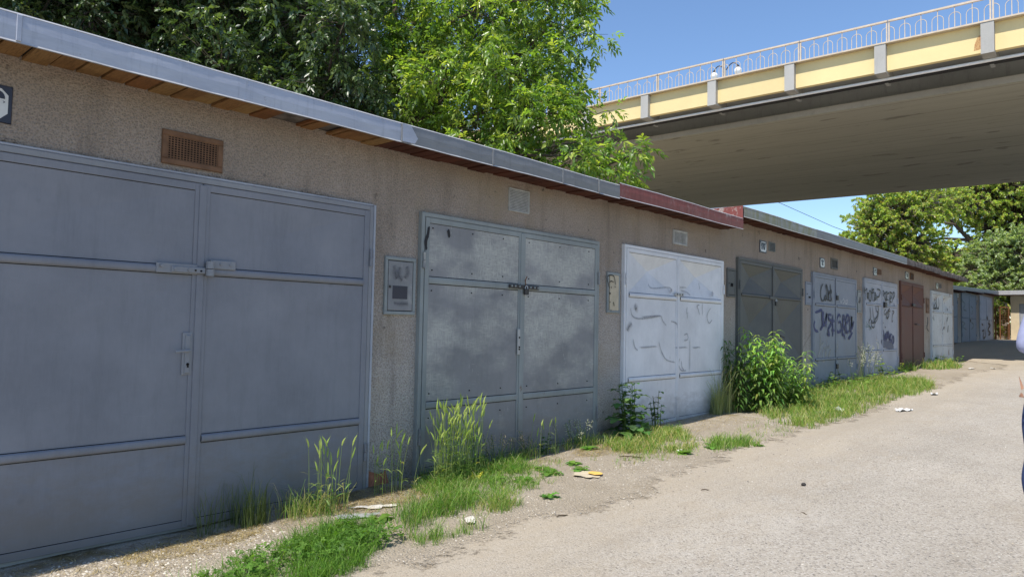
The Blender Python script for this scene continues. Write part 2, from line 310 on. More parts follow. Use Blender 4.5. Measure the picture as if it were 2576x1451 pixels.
M = dict(
 plaster=m_plaster(), tanplaster=m_concrete('tan_plaster', (.62,.52,.36), .25, 4), ground=m_ground(), road=m_road(), under=m_under(),  # tan plaster is the end garage's own pale colour
 paint1=m_paint('blue_grey_gloss', (0.189,0.196,0.22), (0.226,0.231,0.253), .4, scratch=.12, dirt=.3, light=(.4,.42,.45)),
 paint1b=m_paint('blue_grey_trim', (0.22,0.226,0.244), (0.259,0.264,0.275), .4, dirt=.25),
 paint2=m_paint('scuffed_grey_steel', (0.201,0.204,0.207), (0.253,0.251,0.251), .45, scratch=.9, smear=.95, dirt=.35, light=(.6,.59,.51)),
 paint2b=m_paint('grey_frame_steel', (.22,.24,.235), (.28,.3,.29), .5, scratch=.3, rust=.25, dirt=.35),
 paint3=m_paint('pale_silver_paint', (0.6,0.602,0.612), (0.705,0.703,0.707), .45, scratch=.1, dirt=.22),
 paint3b=m_paint('pale_silver_top_panel', (.35,.37,.38), (.42,.43,.4), .45, rust=.12, dirt=.3),
 paint4=m_paint('dark_green_grey_paint', (0.094,0.098,0.098), (0.125,0.126,0.115), .5, smear=.25, dirt=.35, light=(.2,.195,.16)),
 paint5=m_paint('mid_blue_grey_paint', (0.22,0.237,0.27), (0.264,0.281,0.314), .5, dirt=.3, rust=.05),
 paint6=m_paint('light_grey_paint', (0.322,0.339,0.38), (0.391,0.408,0.443), .5, dirt=.3, rust=.1),
 paint7=m_paint('red_brown_paint', (.125,.062,.048), (.155,.08,.062), .55, dirt=.3),
 paint8=m_paint('rusty_white_paint', (0.46,0.483,0.494), (0.552,0.575,0.575), .55, dirt=.5, rust=.8),
 paint9=m_paint('dull_blue_paint', (.16,.19,.23), (.2,.24,.28), .5, dirt=.4),  # dull blue paint of the second-row doors
 dark=m_plain('black_gap', (.012,.012,.013), .9, .1), black=m_plain('dark_iron', (.035,.03,.028), .5, .5, .3), rust=m_plain('rusty_iron', (.17,.075,.035), .85, .2, .35, 25, .004),
 brownvent=m_plain('brown_metal', (.16,.085,.045), .6, .3, .25, 14), ventgrey=m_plain('grey_mesh', (.42,.42,.4), .7, .3, .2), white=m_plain('enamel_white', (.62,.62,.6), .3, .5, .06), ink=m_plain('enamel_navy', (.02,.02,.035), .35, .5),
 zinc1=m_zinc('bright_zinc', (0.324,0.342,0.396), (0.432,0.45,0.498), .35), zinc2=m_zinc('dull_zinc', (0.172,0.176,0.178), (0.23,0.233,0.236), .1), zinc3=m_zinc('mossy_zinc', (.24,.245,.235), (.33,.335,.31), .1, .8, .5, .2),
 zinc4=m_zinc('grey_zinc', (.17,.172,.18), (.225,.228,.235), .1, 0, .5, .3), lip=m_plain('pale_sheet_edge', (.42,.42,.43), .35, .5), red=m_redpaint(), tar=m_plain('old_tar_felt', (.16,.14,.13), .9, .1, .5, 9, .02),
 wood1=m_wood('orange_boards', (0.229,0.099,0.039), (0.332,0.207,0.085), (0.064,0.027,0.012)), wood2=m_wood('dark_red_boards', (.075,.028,.02), (.12,.04,.026), (.04,.02,.014), .11),
 conc=m_concrete('pale_concrete', (.45,.44,.41)), concdark=m_concrete('web_concrete', (.36,.37,.36), .6), yellow=m_concrete('yellow_panel', (.82,.66,.34), .1, .5), cream=m_plain('cream_rail_paint', (.62,.52,.4), .5, .3, .12, 6),
 pipew=m_plain('pale_pipe', (.88,.88,.88), .4, .5, .06), cable=m_plain('black_cable', (.03,.03,.032), .5, .4), globe=m_plain('opal_glass', (.85,.85,.82), .15, .6, .02), pole=m_plain('galvanised_pole', (.4,.42,.43), .45, .5),
 bark=m_concrete('bark', (.085,.068,.052), .5, 3), barkpale=m_concrete('pale_bark', (.2,.17,.13), .5, 3),
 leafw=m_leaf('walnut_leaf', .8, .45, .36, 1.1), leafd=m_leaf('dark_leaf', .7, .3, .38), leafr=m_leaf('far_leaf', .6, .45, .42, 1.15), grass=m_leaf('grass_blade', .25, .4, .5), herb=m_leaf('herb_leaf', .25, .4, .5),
 navy=m_spray('navy_spray', (.018,.026,.12), 1.1), blk=m_spray('black_spray', (.018,.017,.02), 1.08), pale=m_spray('pale_spray', (.36,.34,.28), .55), wht=m_spray('white_spray', (.6,.6,.62), .75, 60), teal=m_spray('green_spray', (.05,.2,.17), .5, 60),
 soot=m_spray('soft_black_spray', (.1,.1,.115), .66, 45, 1.), brown=m_spray('brown_spray', (.09,.07,.06), .85, 60), slate=m_spray('slate_spray', (.1,.115,.17), .9),
 paper=m_plain('white_plastic', (.7,.7,.68), .5, .3, .05), card=m_plain('pale_card', (.5,.43,.31), .8, .1, .1), ycard=m_plain('yellow_card', (.7,.45,.12), .8, .1, .1), yell=m_plain('yellow_foil', (.8,.66,.05), .4, .4, .15, 60), stone=m_plain('dark_stone', (.06,.055,.05), .8, .2, .3, 40), pebble=m_leaf('pebble', .2, 0, .85), twig=m_plain('dry_twig', (.1,.075,.05), .8, .1, .3, 50),
 slab=m_concrete('grey_slab', (.3,.3,.3), .3, 5), whitestone=m_plain('lime_lump', (.55,.52,.46), .8, .1, .1, 30), brick=m_plain('brick', (.34,.14,.08), .9, .1, .3, 20, .01),
 skin=m_plain('skin', (.5,.27,.18), .5, .4, .06), shirt=m_plain('lavender_cloth', (.36,.38,.55), .9, .1, .08, 30), jeans=m_plain('blue_denim', (.05,.075,.18), .9, .1, .2, 80), hair=m_plain('brown_hair', (.06,.035,.02), .6, .3, .2, 80),
)

GRAF = {"coder":[4.452,0.035,[[[13.483,2.148],[13.395,2.071],[13.359,1.973],[13.387,1.866],[13.464,1.831],[13.552,1.86]],[[13.606,1.935],[13.552,1.885],[13.588,1.844],[13.642,1.876],[13.635,1.931],[13.606,1.935]],[[13.685,1.866],[13.671,2.036],[13.661,2.139],[13.751,2.04],[13.805,1.919],[13.768,1.863],[13.685,1.866]],[[13.751,1.966],[13.842,1.995],[13.824,2.025],[13.769,1.942],[13.786,1.869],[13.86,1.848],[13.915,1.868]],[[13.88,2.163],[13.898,2.047],[13.915,1.85]],[[13.879,2.07],[13.953,2.025],[13.897,1.96],[13.971,1.833]]]],"just":[4.452,0.058,[[[13.054,1.606],[13.233,1.634],[13.416,1.653],[13.449,1.483],[13.465,1.38],[13.337,1.296]],[[13.053,1.465],[13.011,1.386],[13.069,1.297],[13.232,1.273]],[[13.507,1.652],[13.493,1.53],[13.506,1.392],[13.601,1.439],[13.688,1.616],[13.653,1.487],[13.663,1.347]],[[13.934,1.586],[13.828,1.596],[13.775,1.559],[13.827,1.501],[13.933,1.48],[13.897,1.396],[13.774,1.313],[13.826,1.207],[13.711,1.236]],[[14.016,1.6],[14.004,1.445],[14.021,1.302],[14.003,1.184]],[[13.933,1.474],[14.113,1.48]],[[13.95,1.296],[14.112,1.303]]]],"grew":[4.452,0.058,[[[14.465,1.561],[14.39,1.602],[14.278,1.545],[14.222,1.424],[14.24,1.304],[14.332,1.268],[14.463,1.287],[14.52,1.354],[14.464,1.464],[14.352,1.444]],[[14.598,1.576],[14.616,1.392],[14.576,1.232],[14.691,1.208],[14.729,1.121]],[[14.598,1.589],[14.675,1.59],[14.694,1.529],[14.616,1.441],[14.731,1.344],[14.769,1.233]],[[14.81,1.431],[14.929,1.483],[14.95,1.584],[14.871,1.601],[14.791,1.506],[14.809,1.332],[14.887,1.258],[14.967,1.308]],[[15.03,1.604],[15.028,1.434],[15.066,1.271],[15.148,1.41],[15.15,1.588],[15.168,1.335],[15.293,1.501]],[[14.945,1.133],[15.085,1.196],[15.188,1.272]]]],"pale5":[4.4535,0.05,[[[13.302,1.252],[13.351,1.092],[13.334,0.978],[13.218,0.844],[13.234,0.696]],[[13.351,1.115],[13.434,1.046],[13.485,1.115]],[[13.518,0.987],[13.45,0.885],[13.467,0.747],[13.551,0.768],[13.603,0.859],[13.586,0.964],[13.518,0.987]],[[13.673,1.137],[13.664,0.8]],[[13.707,0.997],[13.811,0.996],[13.812,1.043]],[[13.917,0.971],[13.741,0.798]],[[14.17,1.112],[14.279,1.015],[14.242,0.955],[14.132,0.897]]]],"white5":[4.452,0.03,[[[14.43,1.902],[14.486,1.831],[14.544,1.894]],[[14.582,1.871],[14.64,1.917],[14.697,1.851],[14.581,1.822]],[[14.736,1.902],[14.755,1.828],[14.873,1.844],[14.854,1.906],[14.775,1.866]]]],"tag6":[4.452,0.036,[[[16.022,2.218],[16.038,2.119],[16.142,1.954]],[[16.02,2.123],[16.181,2.189],[16.162,2.103]],[[16.179,2.104],[16.231,1.979],[16.269,2.108],[16.321,1.951]],[[16.179,2.094],[16.323,2.1]],[[16.36,2.144],[16.339,1.962],[16.467,1.956],[16.452,2.138],[16.324,2.143]],[[16.545,2.239],[16.561,2.057],[16.577,1.939]],[[16.544,2.164],[16.675,2.203],[16.636,2.125],[16.507,2.13]],[[16.693,2.138],[16.728,1.977],[16.652,1.952]],[[16.73,2.118],[16.806,2.122],[16.803,1.969]],[[16.825,2.112],[16.861,2.026],[16.765,1.956]],[[16.941,2.216],[17.174,2.194],[17.074,2.056],[16.938,2.051],[16.918,1.962]],[[16.938,2.051],[17.074,2.045]],[[17.334,2.246],[17.311,2.111],[17.389,2.002]],[[17.353,2.202],[17.453,2.184],[17.432,2.116],[17.33,2.055]],[[17.472,2.129],[17.595,2.168],[17.532,2.064],[17.653,1.989],[17.717,2.105]],[[17.595,2.168],[17.74,2.198]],[[17.718,2.162],[17.674,2.035],[17.84,2.007]],[[17.885,2.17],[17.718,2.151]],[[17.95,2.219],[17.968,2.116],[17.944,1.954],[17.964,1.92]],[[17.949,2.196],[18.098,2.179],[18.095,2.086],[17.945,2.011],[18.093,1.959]],[[18.182,2.125],[18.227,2.197],[18.314,2.201],[18.335,2.131],[18.18,2.032],[18.157,1.961]],[[18.287,1.954],[18.307,1.873],[18.176,1.869]]]],"loops6":[4.452,0.03,[[[16.391,1.814],[16.443,1.644],[16.424,1.558],[16.332,1.514],[16.349,1.408],[16.494,1.345]],[[16.575,1.82],[16.647,1.627],[16.72,1.52],[16.569,1.464],[16.534,1.539],[16.495,1.442],[16.586,1.378],[16.718,1.401],[16.758,1.543],[16.95,1.634],[17.03,1.79],[16.916,1.885],[16.839,1.828],[16.875,1.741],[17.028,1.69],[16.91,1.545],[16.719,1.455]]]],"green6":[4.4535,0.03,[[[16.105,1.511],[16.175,1.448],[16.068,1.384],[16.39,1.387],[16.535,1.303]],[[16.246,1.428],[16.463,1.366],[16.316,1.312]],[[16.14,1.48],[16.281,1.376]]]],"brown6":[4.452,0.035,[[[17.628,1.807],[17.484,1.735],[17.544,1.669],[17.709,1.741],[17.665,1.603],[17.874,1.653],[17.793,1.766],[17.96,1.747],[17.877,1.814],[17.707,1.65],[17.768,1.583],[17.917,1.723]],[[18.131,1.775],[18.304,1.756],[18.172,1.683],[18.125,1.519],[18.213,1.567]],[[17.399,1.498],[17.419,1.475]],[[17.518,1.398],[17.599,1.387]]]],"wako":[4.452,0.065,[[[17.416,1.341],[17.451,1.106],[17.576,1.241],[17.593,1.083],[17.7,1.309]],[[17.695,1.082],[17.803,1.298],[17.881,1.047]],[[17.718,1.173],[17.864,1.184]],[[17.949,1.264],[17.965,1.035]],[[18.076,1.253],[17.968,1.15],[18.093,1.057]],[[18.161,1.196],[18.115,1.08],[18.178,1.022],[18.266,1.079],[18.247,1.172],[18.161,1.196]]]],"under6":[4.4535,0.2,[[[17.237,1.051],[17.699,1.003],[18.248,0.963]]]],"smear3":[4.4515,0.036,[[[7.397,1.815],[7.489,1.764],[7.898,1.793],[7.965,1.73]],[[8.148,1.806],[8.356,1.816]],[[8.148,1.806],[8.149,1.739]],[[8.166,1.773],[8.339,1.756],[8.446,1.718]],[[7.021,1.521],[7.056,1.43],[7.2,1.395],[7.526,1.417],[7.696,1.436],[7.745,1.381],[7.842,1.317]],[[7.228,1.411],[7.68,1.444]],[[7.938,1.376],[8.038,1.366],[8.105,1.337],[8.106,1.287]],[[7.076,1.165],[7.121,1.066],[7.193,1.026]],[[7.192,1.057],[7.656,1.072]],[[7.655,1.131],[7.72,1.011],[7.849,0.903],[8.08,0.864]],[[8.359,1.578],[8.344,1.458]],[[8.378,1.51],[8.362,1.408]],[[8.703,1.606],[8.629,1.586],[8.667,1.535],[8.705,1.466]],[[9.027,1.581],[8.912,1.47],[8.972,1.365],[9.068,1.42]],[[8.278,1.204],[8.365,1.221],[8.384,1.153],[8.279,1.136]],[[8.01,1.047],[8.403,1.051]],[[8.492,1.041],[8.748,1.047]],[[8.436,1.221],[8.444,0.71]],[[8.18,0.92],[8.147,0.838],[8.217,0.761],[8.355,0.756]],[[8.215,0.886],[8.233,0.802],[8.285,0.767]],[[8.661,1.902],[8.7,1.798]],[[9.063,1.816],[9.045,1.743]],[[8.777,1.643],[8.78,1.45]]]],"blob3":[4.451,0.12,[[[7.095,1.553],[7.153,1.517],[7.111,1.493]],[[7.93,1.778],[7.948,1.729]],[[8.13,1.838],[8.137,1.772]],[[6.948,1.248],[7.002,1.308],[7.058,1.339]],[[9.074,1.798],[9.063,1.726]]]],"tag8":[4.452,0.06,[[[22.42,2.22],[22.512,2.114],[22.361,1.956],[22.703,1.988],[22.561,2.116]],[[22.666,2.274],[22.801,1.969],[23.004,2.042],[22.964,2.264]],[[22.902,1.994],[23.001,1.952]],[[23.435,1.353],[23.703,1.468]],[[24.148,1.752],[24.032,1.611]],[[24.247,1.521],[24.126,1.287]],[[24.05,2.005],[24.156,1.938]]]],"teal8":[4.4535,0.05,[[[22.168,1.712],[22.404,1.63],[22.312,1.737],[22.403,1.608]],[[24.053,1.889],[24.264,1.707]]]],"pil8":[4.496,0.05,[[[21.772,1.704],[21.905,1.578],[21.717,1.427],[21.988,1.322]],[[21.864,1.706],[21.806,1.385]]]],"box3":[4.448,0.012,[[[6.63,1.714],[6.603,1.773],[6.581,1.828],[6.593,1.855],[6.651,1.868],[6.702,1.862],[6.728,1.828],[6.746,1.762]],[[6.62,1.788],[6.661,1.802],[6.708,1.793]],[[6.662,1.744],[6.663,1.72]],[[6.734,1.752],[6.739,1.733]],[[6.708,1.576],[6.726,1.525]],[[6.641,1.578],[6.641,1.56]],[[6.66,1.485],[6.664,1.469]]]],"tagB":[6.44,0.09,[[[38.226,2.743],[38.782,2.615],[38.392,2.383],[39.148,2.33]],[[40.15,2.585],[40.754,2.45],[40.324,2.133]],[[37.989,1.793],[38.731,1.731],[38.161,1.578],[39.095,1.439]],[[40.103,1.825],[40.913,1.682],[40.282,1.447]]]],"tagC":[6.44,0.12,[[[43.1,1.748],[43.558,1.713]],[[43.189,1.386],[43.772,1.429],[43.512,1.062],[44.225,1.143],[44.02,1.595]],[[45.003,1.814],[45.747,1.739],[44.977,1.478],[45.715,1.313],[45.079,1.185]],[[45.263,1.986],[45.508,1.905]]]]}
# ---------------------------------------------------------------- ground and road
def und(x, y): return .010*math.sin(1.7*x+.6*y)*math.sin(1.3*y+.4)+.006*math.sin(4.1*x-2.3*y)
def HG(x, y): return gz(x)+und(x, y)*(1 if -4 < x < 45 else 0)
def yedge(x): return 3.08+.10*math.sin(x*1.1)+.06*math.sin(x*3.7+1)+.03*math.sin(x*9.1)
def axis(parts):
    o = []
    for a, b, s in parts: o += list(np.arange(a, b, s))
    return sorted(set(round(float(q), 4) for q in o))
def grid(name, xs, ys, zf, mat):
    V = [(x, y, zf(x, y)) for x in xs for y in ys]; ny = len(ys)
    F = np.array([(i*ny+j, (i+1)*ny+j, (i+1)*ny+j+1, i*ny+j+1) for i in range(len(xs)-1) for j in range(ny-1)])
    o = npmesh(name, V, F, mat); o.data.polygons.foreach_set('use_smooth', [True]*len(F)); return o
tag(grid('ground', axis([(-900,-60,120),(-60,-4,8),(-4,26,.3),(26,60,2),(60,901,120)]), axis([(-900,-40,120),(-40,-4,6),(-4,5.2,.2),(5.2,40,5),(40,901,120)]), HG, M['ground']), kind='structure')
def roadmesh():
    xs = axis([(-40,-2,2),(-2,24,.12),(24,47.3,1)]); V = []; F = []; Cc = []; N = 44
    for x in xs:
        ye = yedge(x)+.12 if x < 24 else min(6.2, yedge(24)+(x-24)*.6)
        for j in range(N+1):
            t = j/N; y = ye-(ye+14)*t**1.8
            dd = min(1., (ye-y)/.55) if 1.2 < x < 24 else 1.; Cc.append((dd, dd, dd))
            V.append((x, y, HG(x, y)+(.008 if j else .004)+.006*math.sin(x*.9+y*2.1)*min(1, t*6)*(1 if x < 24 else 0)))
    for i in range(len(xs)-1):
        for j in range(N): a = i*(N+1)+j; F.append((a, a+1, a+N+2, a+N+1))
    o = npmesh('road', V, np.array(F)[:, ::-1], M['road'], None, np.array(Cc)); o.data.polygons.foreach_set('use_smooth', [True]*len(F)); tag(o, kind='structure')
roadmesh()

# ---------------------------------------------------------------- garage parts
def relief(mb, x0, x1, z0, z1, Y, d):            # pressed pyramid panel
    c = ((x0+x1)/2, Y-d, z1-(z1-z0)*.4)
    mb.add([(x0,Y,z0),(x1,Y,z0),(x1,Y,z1),(x0,Y,z1),c], [(0,1,4),(1,2,4),(2,3,4),(3,0,4)])
def vee(mb, x0, x1, z0, z1, Y, d, kz=.42):         # tall panel with a pressed V fold
    c = ((x0+x1)/2, Y-d, z1-(z1-z0)*kz)
    b = ((x0+x1)/2, Y-d*.25, z0)
    mb.add([(x0,Y,z0),b,(x1,Y,z0),(x1,Y,z1),(x0,Y,z1),c], [(0,1,5),(1,2,5),(2,3,5),(3,4,5),(4,0,5)])
def fascia(x0, x1, z0, z1, Yf, mat, parent, ragged=0., sl=0.):
    n = max(4, int((x1-x0)/.16)); mb = MB(); V = []
    for i in range(n+1):
        x = x0+(x1-x0)*i/n; y = Yf+rnd.uniform(-.003,.003)+.004*math.sin(x*2.3)
        zt = z1+(rnd.uniform(-ragged, ragged*.6) if ragged else .003*math.sin(x*1.9)); zb = z0+(rnd.uniform(-.01,.012) if ragged else .002*math.sin(x*2.7))
        zt += sl*(x-x0); zb += sl*(x-x0)
        V += [(x,y+.02,zb),(x,y,zb),(x,y-.004,(zb+zt)/2+rnd.uniform(-.01,.01)),(x,y,zt),(x,y+.05,zt+.004)]
    mb.add(V, [(5*i+j, 5*i+5+j, 5*i+6+j, 5*i+1+j) for i in range(n) for j in range(4)])
    o = mb.build('fascia', mat, parent)
    if not ragged:
        e = MB(); e2 = MB()
        for i in range(n):
            a, b = V[5*i+1], V[5*i+6]; e.add([(a[0],a[1]-.007,a[2]-.004),(b[0],b[1]-.007,b[2]-.004),(b[0],b[1]-.002,b[2]+.005),(a[0],a[1]-.002,a[2]+.005)], [(0,1,2,3)])
            a, b = V[5*i+3], V[5*i+8]; e2.add([(a[0],a[1]-.003,a[2]-.003),(b[0],b[1]-.003,b[2]-.003),(b[0],b[1]+.004,b[2]+.006),(a[0],a[1]+.004,a[2]+.006)], [(0,1,2,3)])
        e.build('edge_strip', M['lip'], o); e2.build('edge_strip', M['lip'], o)  # drip lips; their bright highlight is put into the pale colour
    return o
def seam(x, z0, z1, Yf, mat, parent):
    MB().bev(x-.012, x+.012, Yf-.009, Yf+.01, z0+.004, z1-.002, .003).build('joint_strip', mat, parent)
def soffit(x0, x1, z, Yf, Yw, mat, parent, L=.13, skip=()):
    if skip:
        e = [x0]+[v for s in skip for v in s]+[x1]
        for i in range(0, len(e), 2): soffit(e[i], e[i+1], z, Yf, Yw, mat, parent, L)
        return
    mb = MB(); k = math.floor(x0/L)
    while k*L < x1:
        a, b = max(x0, k*L+.007), min(x1, k*L+L-.007); xm = (a+b)/2
        if b-a > .01 and not any(p < xm < q for p, q in skip):
            dz = rnd.uniform(-.007,.007); mb.box(a, b, Yf+.022, Yw+.03, z+dz, z+.018+dz)
        k += 1
    mb.build('soffit', mat, parent)
def vent(x0, x1, z0, z1, Y, mat, parent, kind='grid', nx=16, nz=9, fr=.03, backing=None):
    o = MB(); o.bev(x0, x1, Y-.018, Y+.01, z1-fr, z1, .004).bev(x0, x1, Y-.018, Y+.01, z0, z0+fr, .004).bev(x0, x0+fr, Y-.018, Y+.01, z0+fr, z1-fr, .004).bev(x1-fr, x1, Y-.018, Y+.01, z0+fr, z1-fr, .004)
    v = o.build('vent', mat, parent)
    g = MB(); X0, X1, Z0, Z1 = x0+fr, x1-fr, z0+fr, z1-fr
    if kind == 'grid':
        px, pz = (X1-X0)/nx, (Z1-Z0)/nz
        for i in range(nx+1): q = min(max(X0+i*px, X0+.13*px), X1-.13*px); g.box(q-.16*px, q+.16*px, Y-.0105, Y-.007, Z0, Z1)
        for i in range(nz+1): q = min(max(Z0+i*pz, Z0+.13*pz), Z1-.13*pz); g.box(X0, X1, Y-.012, Y-.011, q-.2*pz, q+.2*pz)
    else:
        p = (Z1-Z0)/nz
        for i in range(nz):
            z = Z0+i*p; g.add([(X0,Y-.016,z+.1*p),(X1,Y-.016,z+.1*p),(X1,Y-.002,z+.8*p),(X0,Y-.002,z+.8*p)], [(0,1,2,3)])
    g.build('grille', mat, v); MB().box(X0, X1, Y-.0015, Y+.002, Z0, Z1).build('backing', backing or M['dark'], v)
def plate(x0, x1, z0, z1, Y, txt, parent, tx=None):
    p = MB().bev(x0, x1, Y-.01, Y+.003, z0, z1, .004).build('number_plate', M['ink'], parent)
    w, h = x1-x0, z1-z0; m = .1*h; c = .16*h; a, b, e, f = x0+m, x1-m, z0+m, z1-m; y = Y-.0125
    MB().add([(a+c,y,e),(b-c,y,e),(b,y,e+c),(b,y,f-c),(b-c,y,f),(a+c,y,f),(a,y,f-c),(a,y,e+c)], [tuple(range(8))]).build('enamel_field', M['white'], p)
    t = text_mb(txt, h*.7, 0, 0, y-.0015); xs = [v[0] for v in t.v]; k = (.72*w)/(max(xs)-min(xs)) if len(txt) > 1 else .8
    mx = (max(xs)+min(xs))/2; t.v = [((v[0]-mx)*k+(tx if tx else (x0+x1)/2), v[1], v[2]+(z0+z1)/2) for v in t.v]
    t.build('digits', M['ink'], p)
def meter(x0, x1, z0, z1, Y, mf, md, parent, win=None, style=None):
    f = .028
    o = MB().bev(x0, x1, Y-.022, Y+.01, z1-f, z1, .004).bev(x0, x1, Y-.022, Y+.01, z0, z0+f, .004).bev(x0, x0+f, Y-.022, Y+.01, z0+f, z1-f, .004).bev(x1-f, x1, Y-.022, Y+.01, z0+f, z1-f, .004).build('meter_box', mf, parent)
    MB().box(x0+f, x1-f, Y-.003, Y+.006, z0+f, z1-f).build('recess', M['dark'], o)
    g = .006 if style != 'board' else .0; a = x0+f+g+(.022 if style == 'board' else 0)
    MB().bev(a, x1-f-g, Y-.02, Y-.004, z0+f+g, z1-f-g, .003).build('box_door', md, o)
    if win: MB().box(win[0], win[1], Y-.0225, Y-.019, win[2], win[3]).build('meter_window', M['ink'] if style != 'slot' else M['dark'], o)
    MB().bev(x0+f+.012, x0+f+.03, Y-.028, Y-.019, (z0+z1)/2-.02, (z0+z1)/2, .003).build('catch', M['black'], o)
def bolts(pts, r, Y, mat, parent, name='bolt'):
    mb = MB()
    for x, z in pts: mb.tube([(x, Y, z), (x, Y-.007, z)], [r, r*.8], 8)
    return mb.build(name, mat, parent)

def garage(x0, x1, a, b, top, c=None, Yw=4.5, Yf=4.16, zb=2.65, zt=2.79, leaf='paint1', frame='paint1b', roofmat='tar', rails=(1.6,.57), style='flat', label='', fas=(), sof='wood2', skip=(), hf=.04, strip=.04, depth=5.0, cat='garage', wallm='plaster', baseL=.0, lowbot=None, railh=.036, group='garages in the long row'):
    gb = gz((a+b)/2); bot = gz(a)+.015 if lowbot is None else lowbot; c = c or (a+b)/2; Y = Yw
    g = thing('garage', (x0, Yw, gz(x0)), label, cat, group)
    w = MB(); zl = min(gz(x0), gz(x1))-.3; zr = zb+.045; e = .0015
    w.box(x0, a-hf, Y, Y+.25, zl, zr).box(b+hf, x1, Y, Y+.25, zl, zr).box(a-hf, b+hf, Y, Y+.25, top+hf, zr)
    w.box(x0+e, x0+.12, Y+.25, Y+depth, zl, zr).box(x1-.12, x1-e, Y+.25, Y+depth, zl, zr).box(x0+.12, x1-.12, Y+depth-.15, Y+depth, zl, zr)
    wall = w.build('wall', M[wallm], g)
    MB().bev(a-hf, b+hf, Y-.006, Y+.24, zl, bot-.004, .006).build('threshold', M['conc'], g)
    fo = fas[0][0] if fas else x0; fe = fas[-1][1] if fas else x1
    roof = MB().box(fo+e, fe-e, Yf+.024, Y+depth+.1, zb+.05, zt-.012).build('roof', M[roofmat], g)
    for s in fas: fascia(s[0], s[1], zb, zt, Yf, M[s[2]], roof, s[3] if len(s) > 3 else 0, s[4] if len(s) > 4 else 0)
    soffit(fo+.002, fe-.002, zb+.022, Yf, Y, M[sof], g, .13 if sof == 'wood1' else .11, skip)
    fr = MB().bev(a-hf, a-.004, Y-.045, Y+.03, bot-.03, top+hf, .004).bev(b+.004, b+hf, Y-.045, Y+.03, bot-.03, top+hf, .004).bev(a-.004, b+.004, Y-.045, Y+.03, top+.004, top+hf, .004)
    fr.build('door_frame', M[frame], g)
    MB().box(a-.004, b+.004, Y+.12, Y+.13, bot-.03, top+.004).build('door_gap', M['dark'], g)
    ys = Y-.042; out = []
    for (p, q) in ((a, c-.003), (c+.003, b)):
        lm = MB(); r = .045; zs = [bot]+[z for z in sorted(rails)]+[top]
        zz = []
        for i in range(len(zs)-1): zz.append((zs[i]+(r if i == 0 else railh), zs[i+1]-(r if i == len(zs)-2 else railh)))
        for i, (z0_, z1_) in enumerate(zz):
            if style == 'pyr' and i == len(zz)-1: relief(lm, p+r, q-r, z0_, z1_, ys, -.09)
            elif style == 'diamond' and i >= 1 and i == len(zz)-1: relief(lm, p+r, q-r, z0_, z1_, ys, -.115)
            elif style == 'diamond' and i >= 1: vee(lm, p+r, q-r, z0_, z1_, ys, -.115)
            elif style == 'flat': relief(lm, p+r, q-r, z0_, z1_, ys, -.008)
            else: lm.add([(p+r,ys,z0_),(q-r,ys,z0_),(q-r,ys,z1_),(p+r,ys,z1_)], [(0,1,2,3)])
        lf = lm.build('door_leaf', M[leaf], g); out.append(lf)
        rim = MB(); y0, y1 = ys-.007, Y+.004
        rim.bev(p, p+r, y0, y1, bot, top, .002).bev(q-r, q, y0, y1, bot, top, .002).bev(p+r, q-r, y0, y1, top-r, top, .002).bev(p+r, q-r, y0, y1, bot, bot+r, .002)
        rim.build('leaf_rim', M[frame if style == 'scuffed' else leaf], lf)
        for z in rails:
            rl = MB(); n = 7; vs = []; hh = railh
            for xx in (p+r, q-r):
                for k in range(n): u = k/(n-1)*2-1; vs.append((xx, ys-.002-(.016 if style != 'scuffed' else .006)*math.sqrt(max(0, 1-u*u)), z+u*hh))
            rl.add(vs, [(k, k+n, k+n+1, k+1) for k in range(n-1)]); rl.build('rail', M[frame if style == 'scuffed' else leaf], lf)
            for s in (-1, 1): z0_ = z+s*railh*1.0; MB().box(p+r, q-r, ys-.0036, ys-.0005, z0_-.003, z0_+.003).build('rail_gap', M['dark'], lf)
        for s1, s2, s3, s4 in ((p+r, q-r, bot+r, bot+r+.004), (p+r, q-r, top-r-.004, top-r)): MB().box(s1, s2, ys-.0006, ys+.001, s3, s4).build('seam', M['dark'], lf)
        hx = p-.016 if p == a else q+.016
        for hz in (top-.36, bot+.3):
            MB().tube([(hx, Y-.056, hz-.065), (hx, Y-.056, hz-.002)], .013, 8).tube([(hx, Y-.056, hz+.002), (hx, Y-.056, hz+.065)], .011, 8).build('hinge', M[leaf], lf)
    MB().bev(c-strip/2, c+strip/2, ys-.014, ys-.0075, bot+.01, top-.01, .002).build('meeting_strip', M[frame if style == 'scuffed' else leaf], out[1])
    if style == 'diamond' or label.startswith('garage with mid'): MB().box(c-strip/2-.012, c-strip/2, ys-.0095, ys-.0071, bot+.01, top-.01).build('gap', M['dark'], out[0])
    return g, out, wall, ys
def strokes(key, mat, parent, Y=None, w=None, taper=True):
    d = GRAF[key]; mb = MB()
    for i, st in enumerate(d[2]):
        if len(st) > 1: mb.ribbon(st, (Y or d[0])-i*.00012, w or d[1], taper=taper)
    return mb.build('graffiti', M[mat], parent)
def padlock(x, z, y, parent, s=1.):
    l = MB().bev(x-.028*s, x+.028*s, y-.03, y-.008, z-.055*s, z, .005).build('padlock', M['black'], parent)
    pts = [(x+math.cos(t)*.018*s, y-.018, z+math.sin(t)*.03*s) for t in [math.pi*k/7 for k in range(8)]]
    MB().tube(pts, .005*s, 6).build('shackle', M['pole'], l)

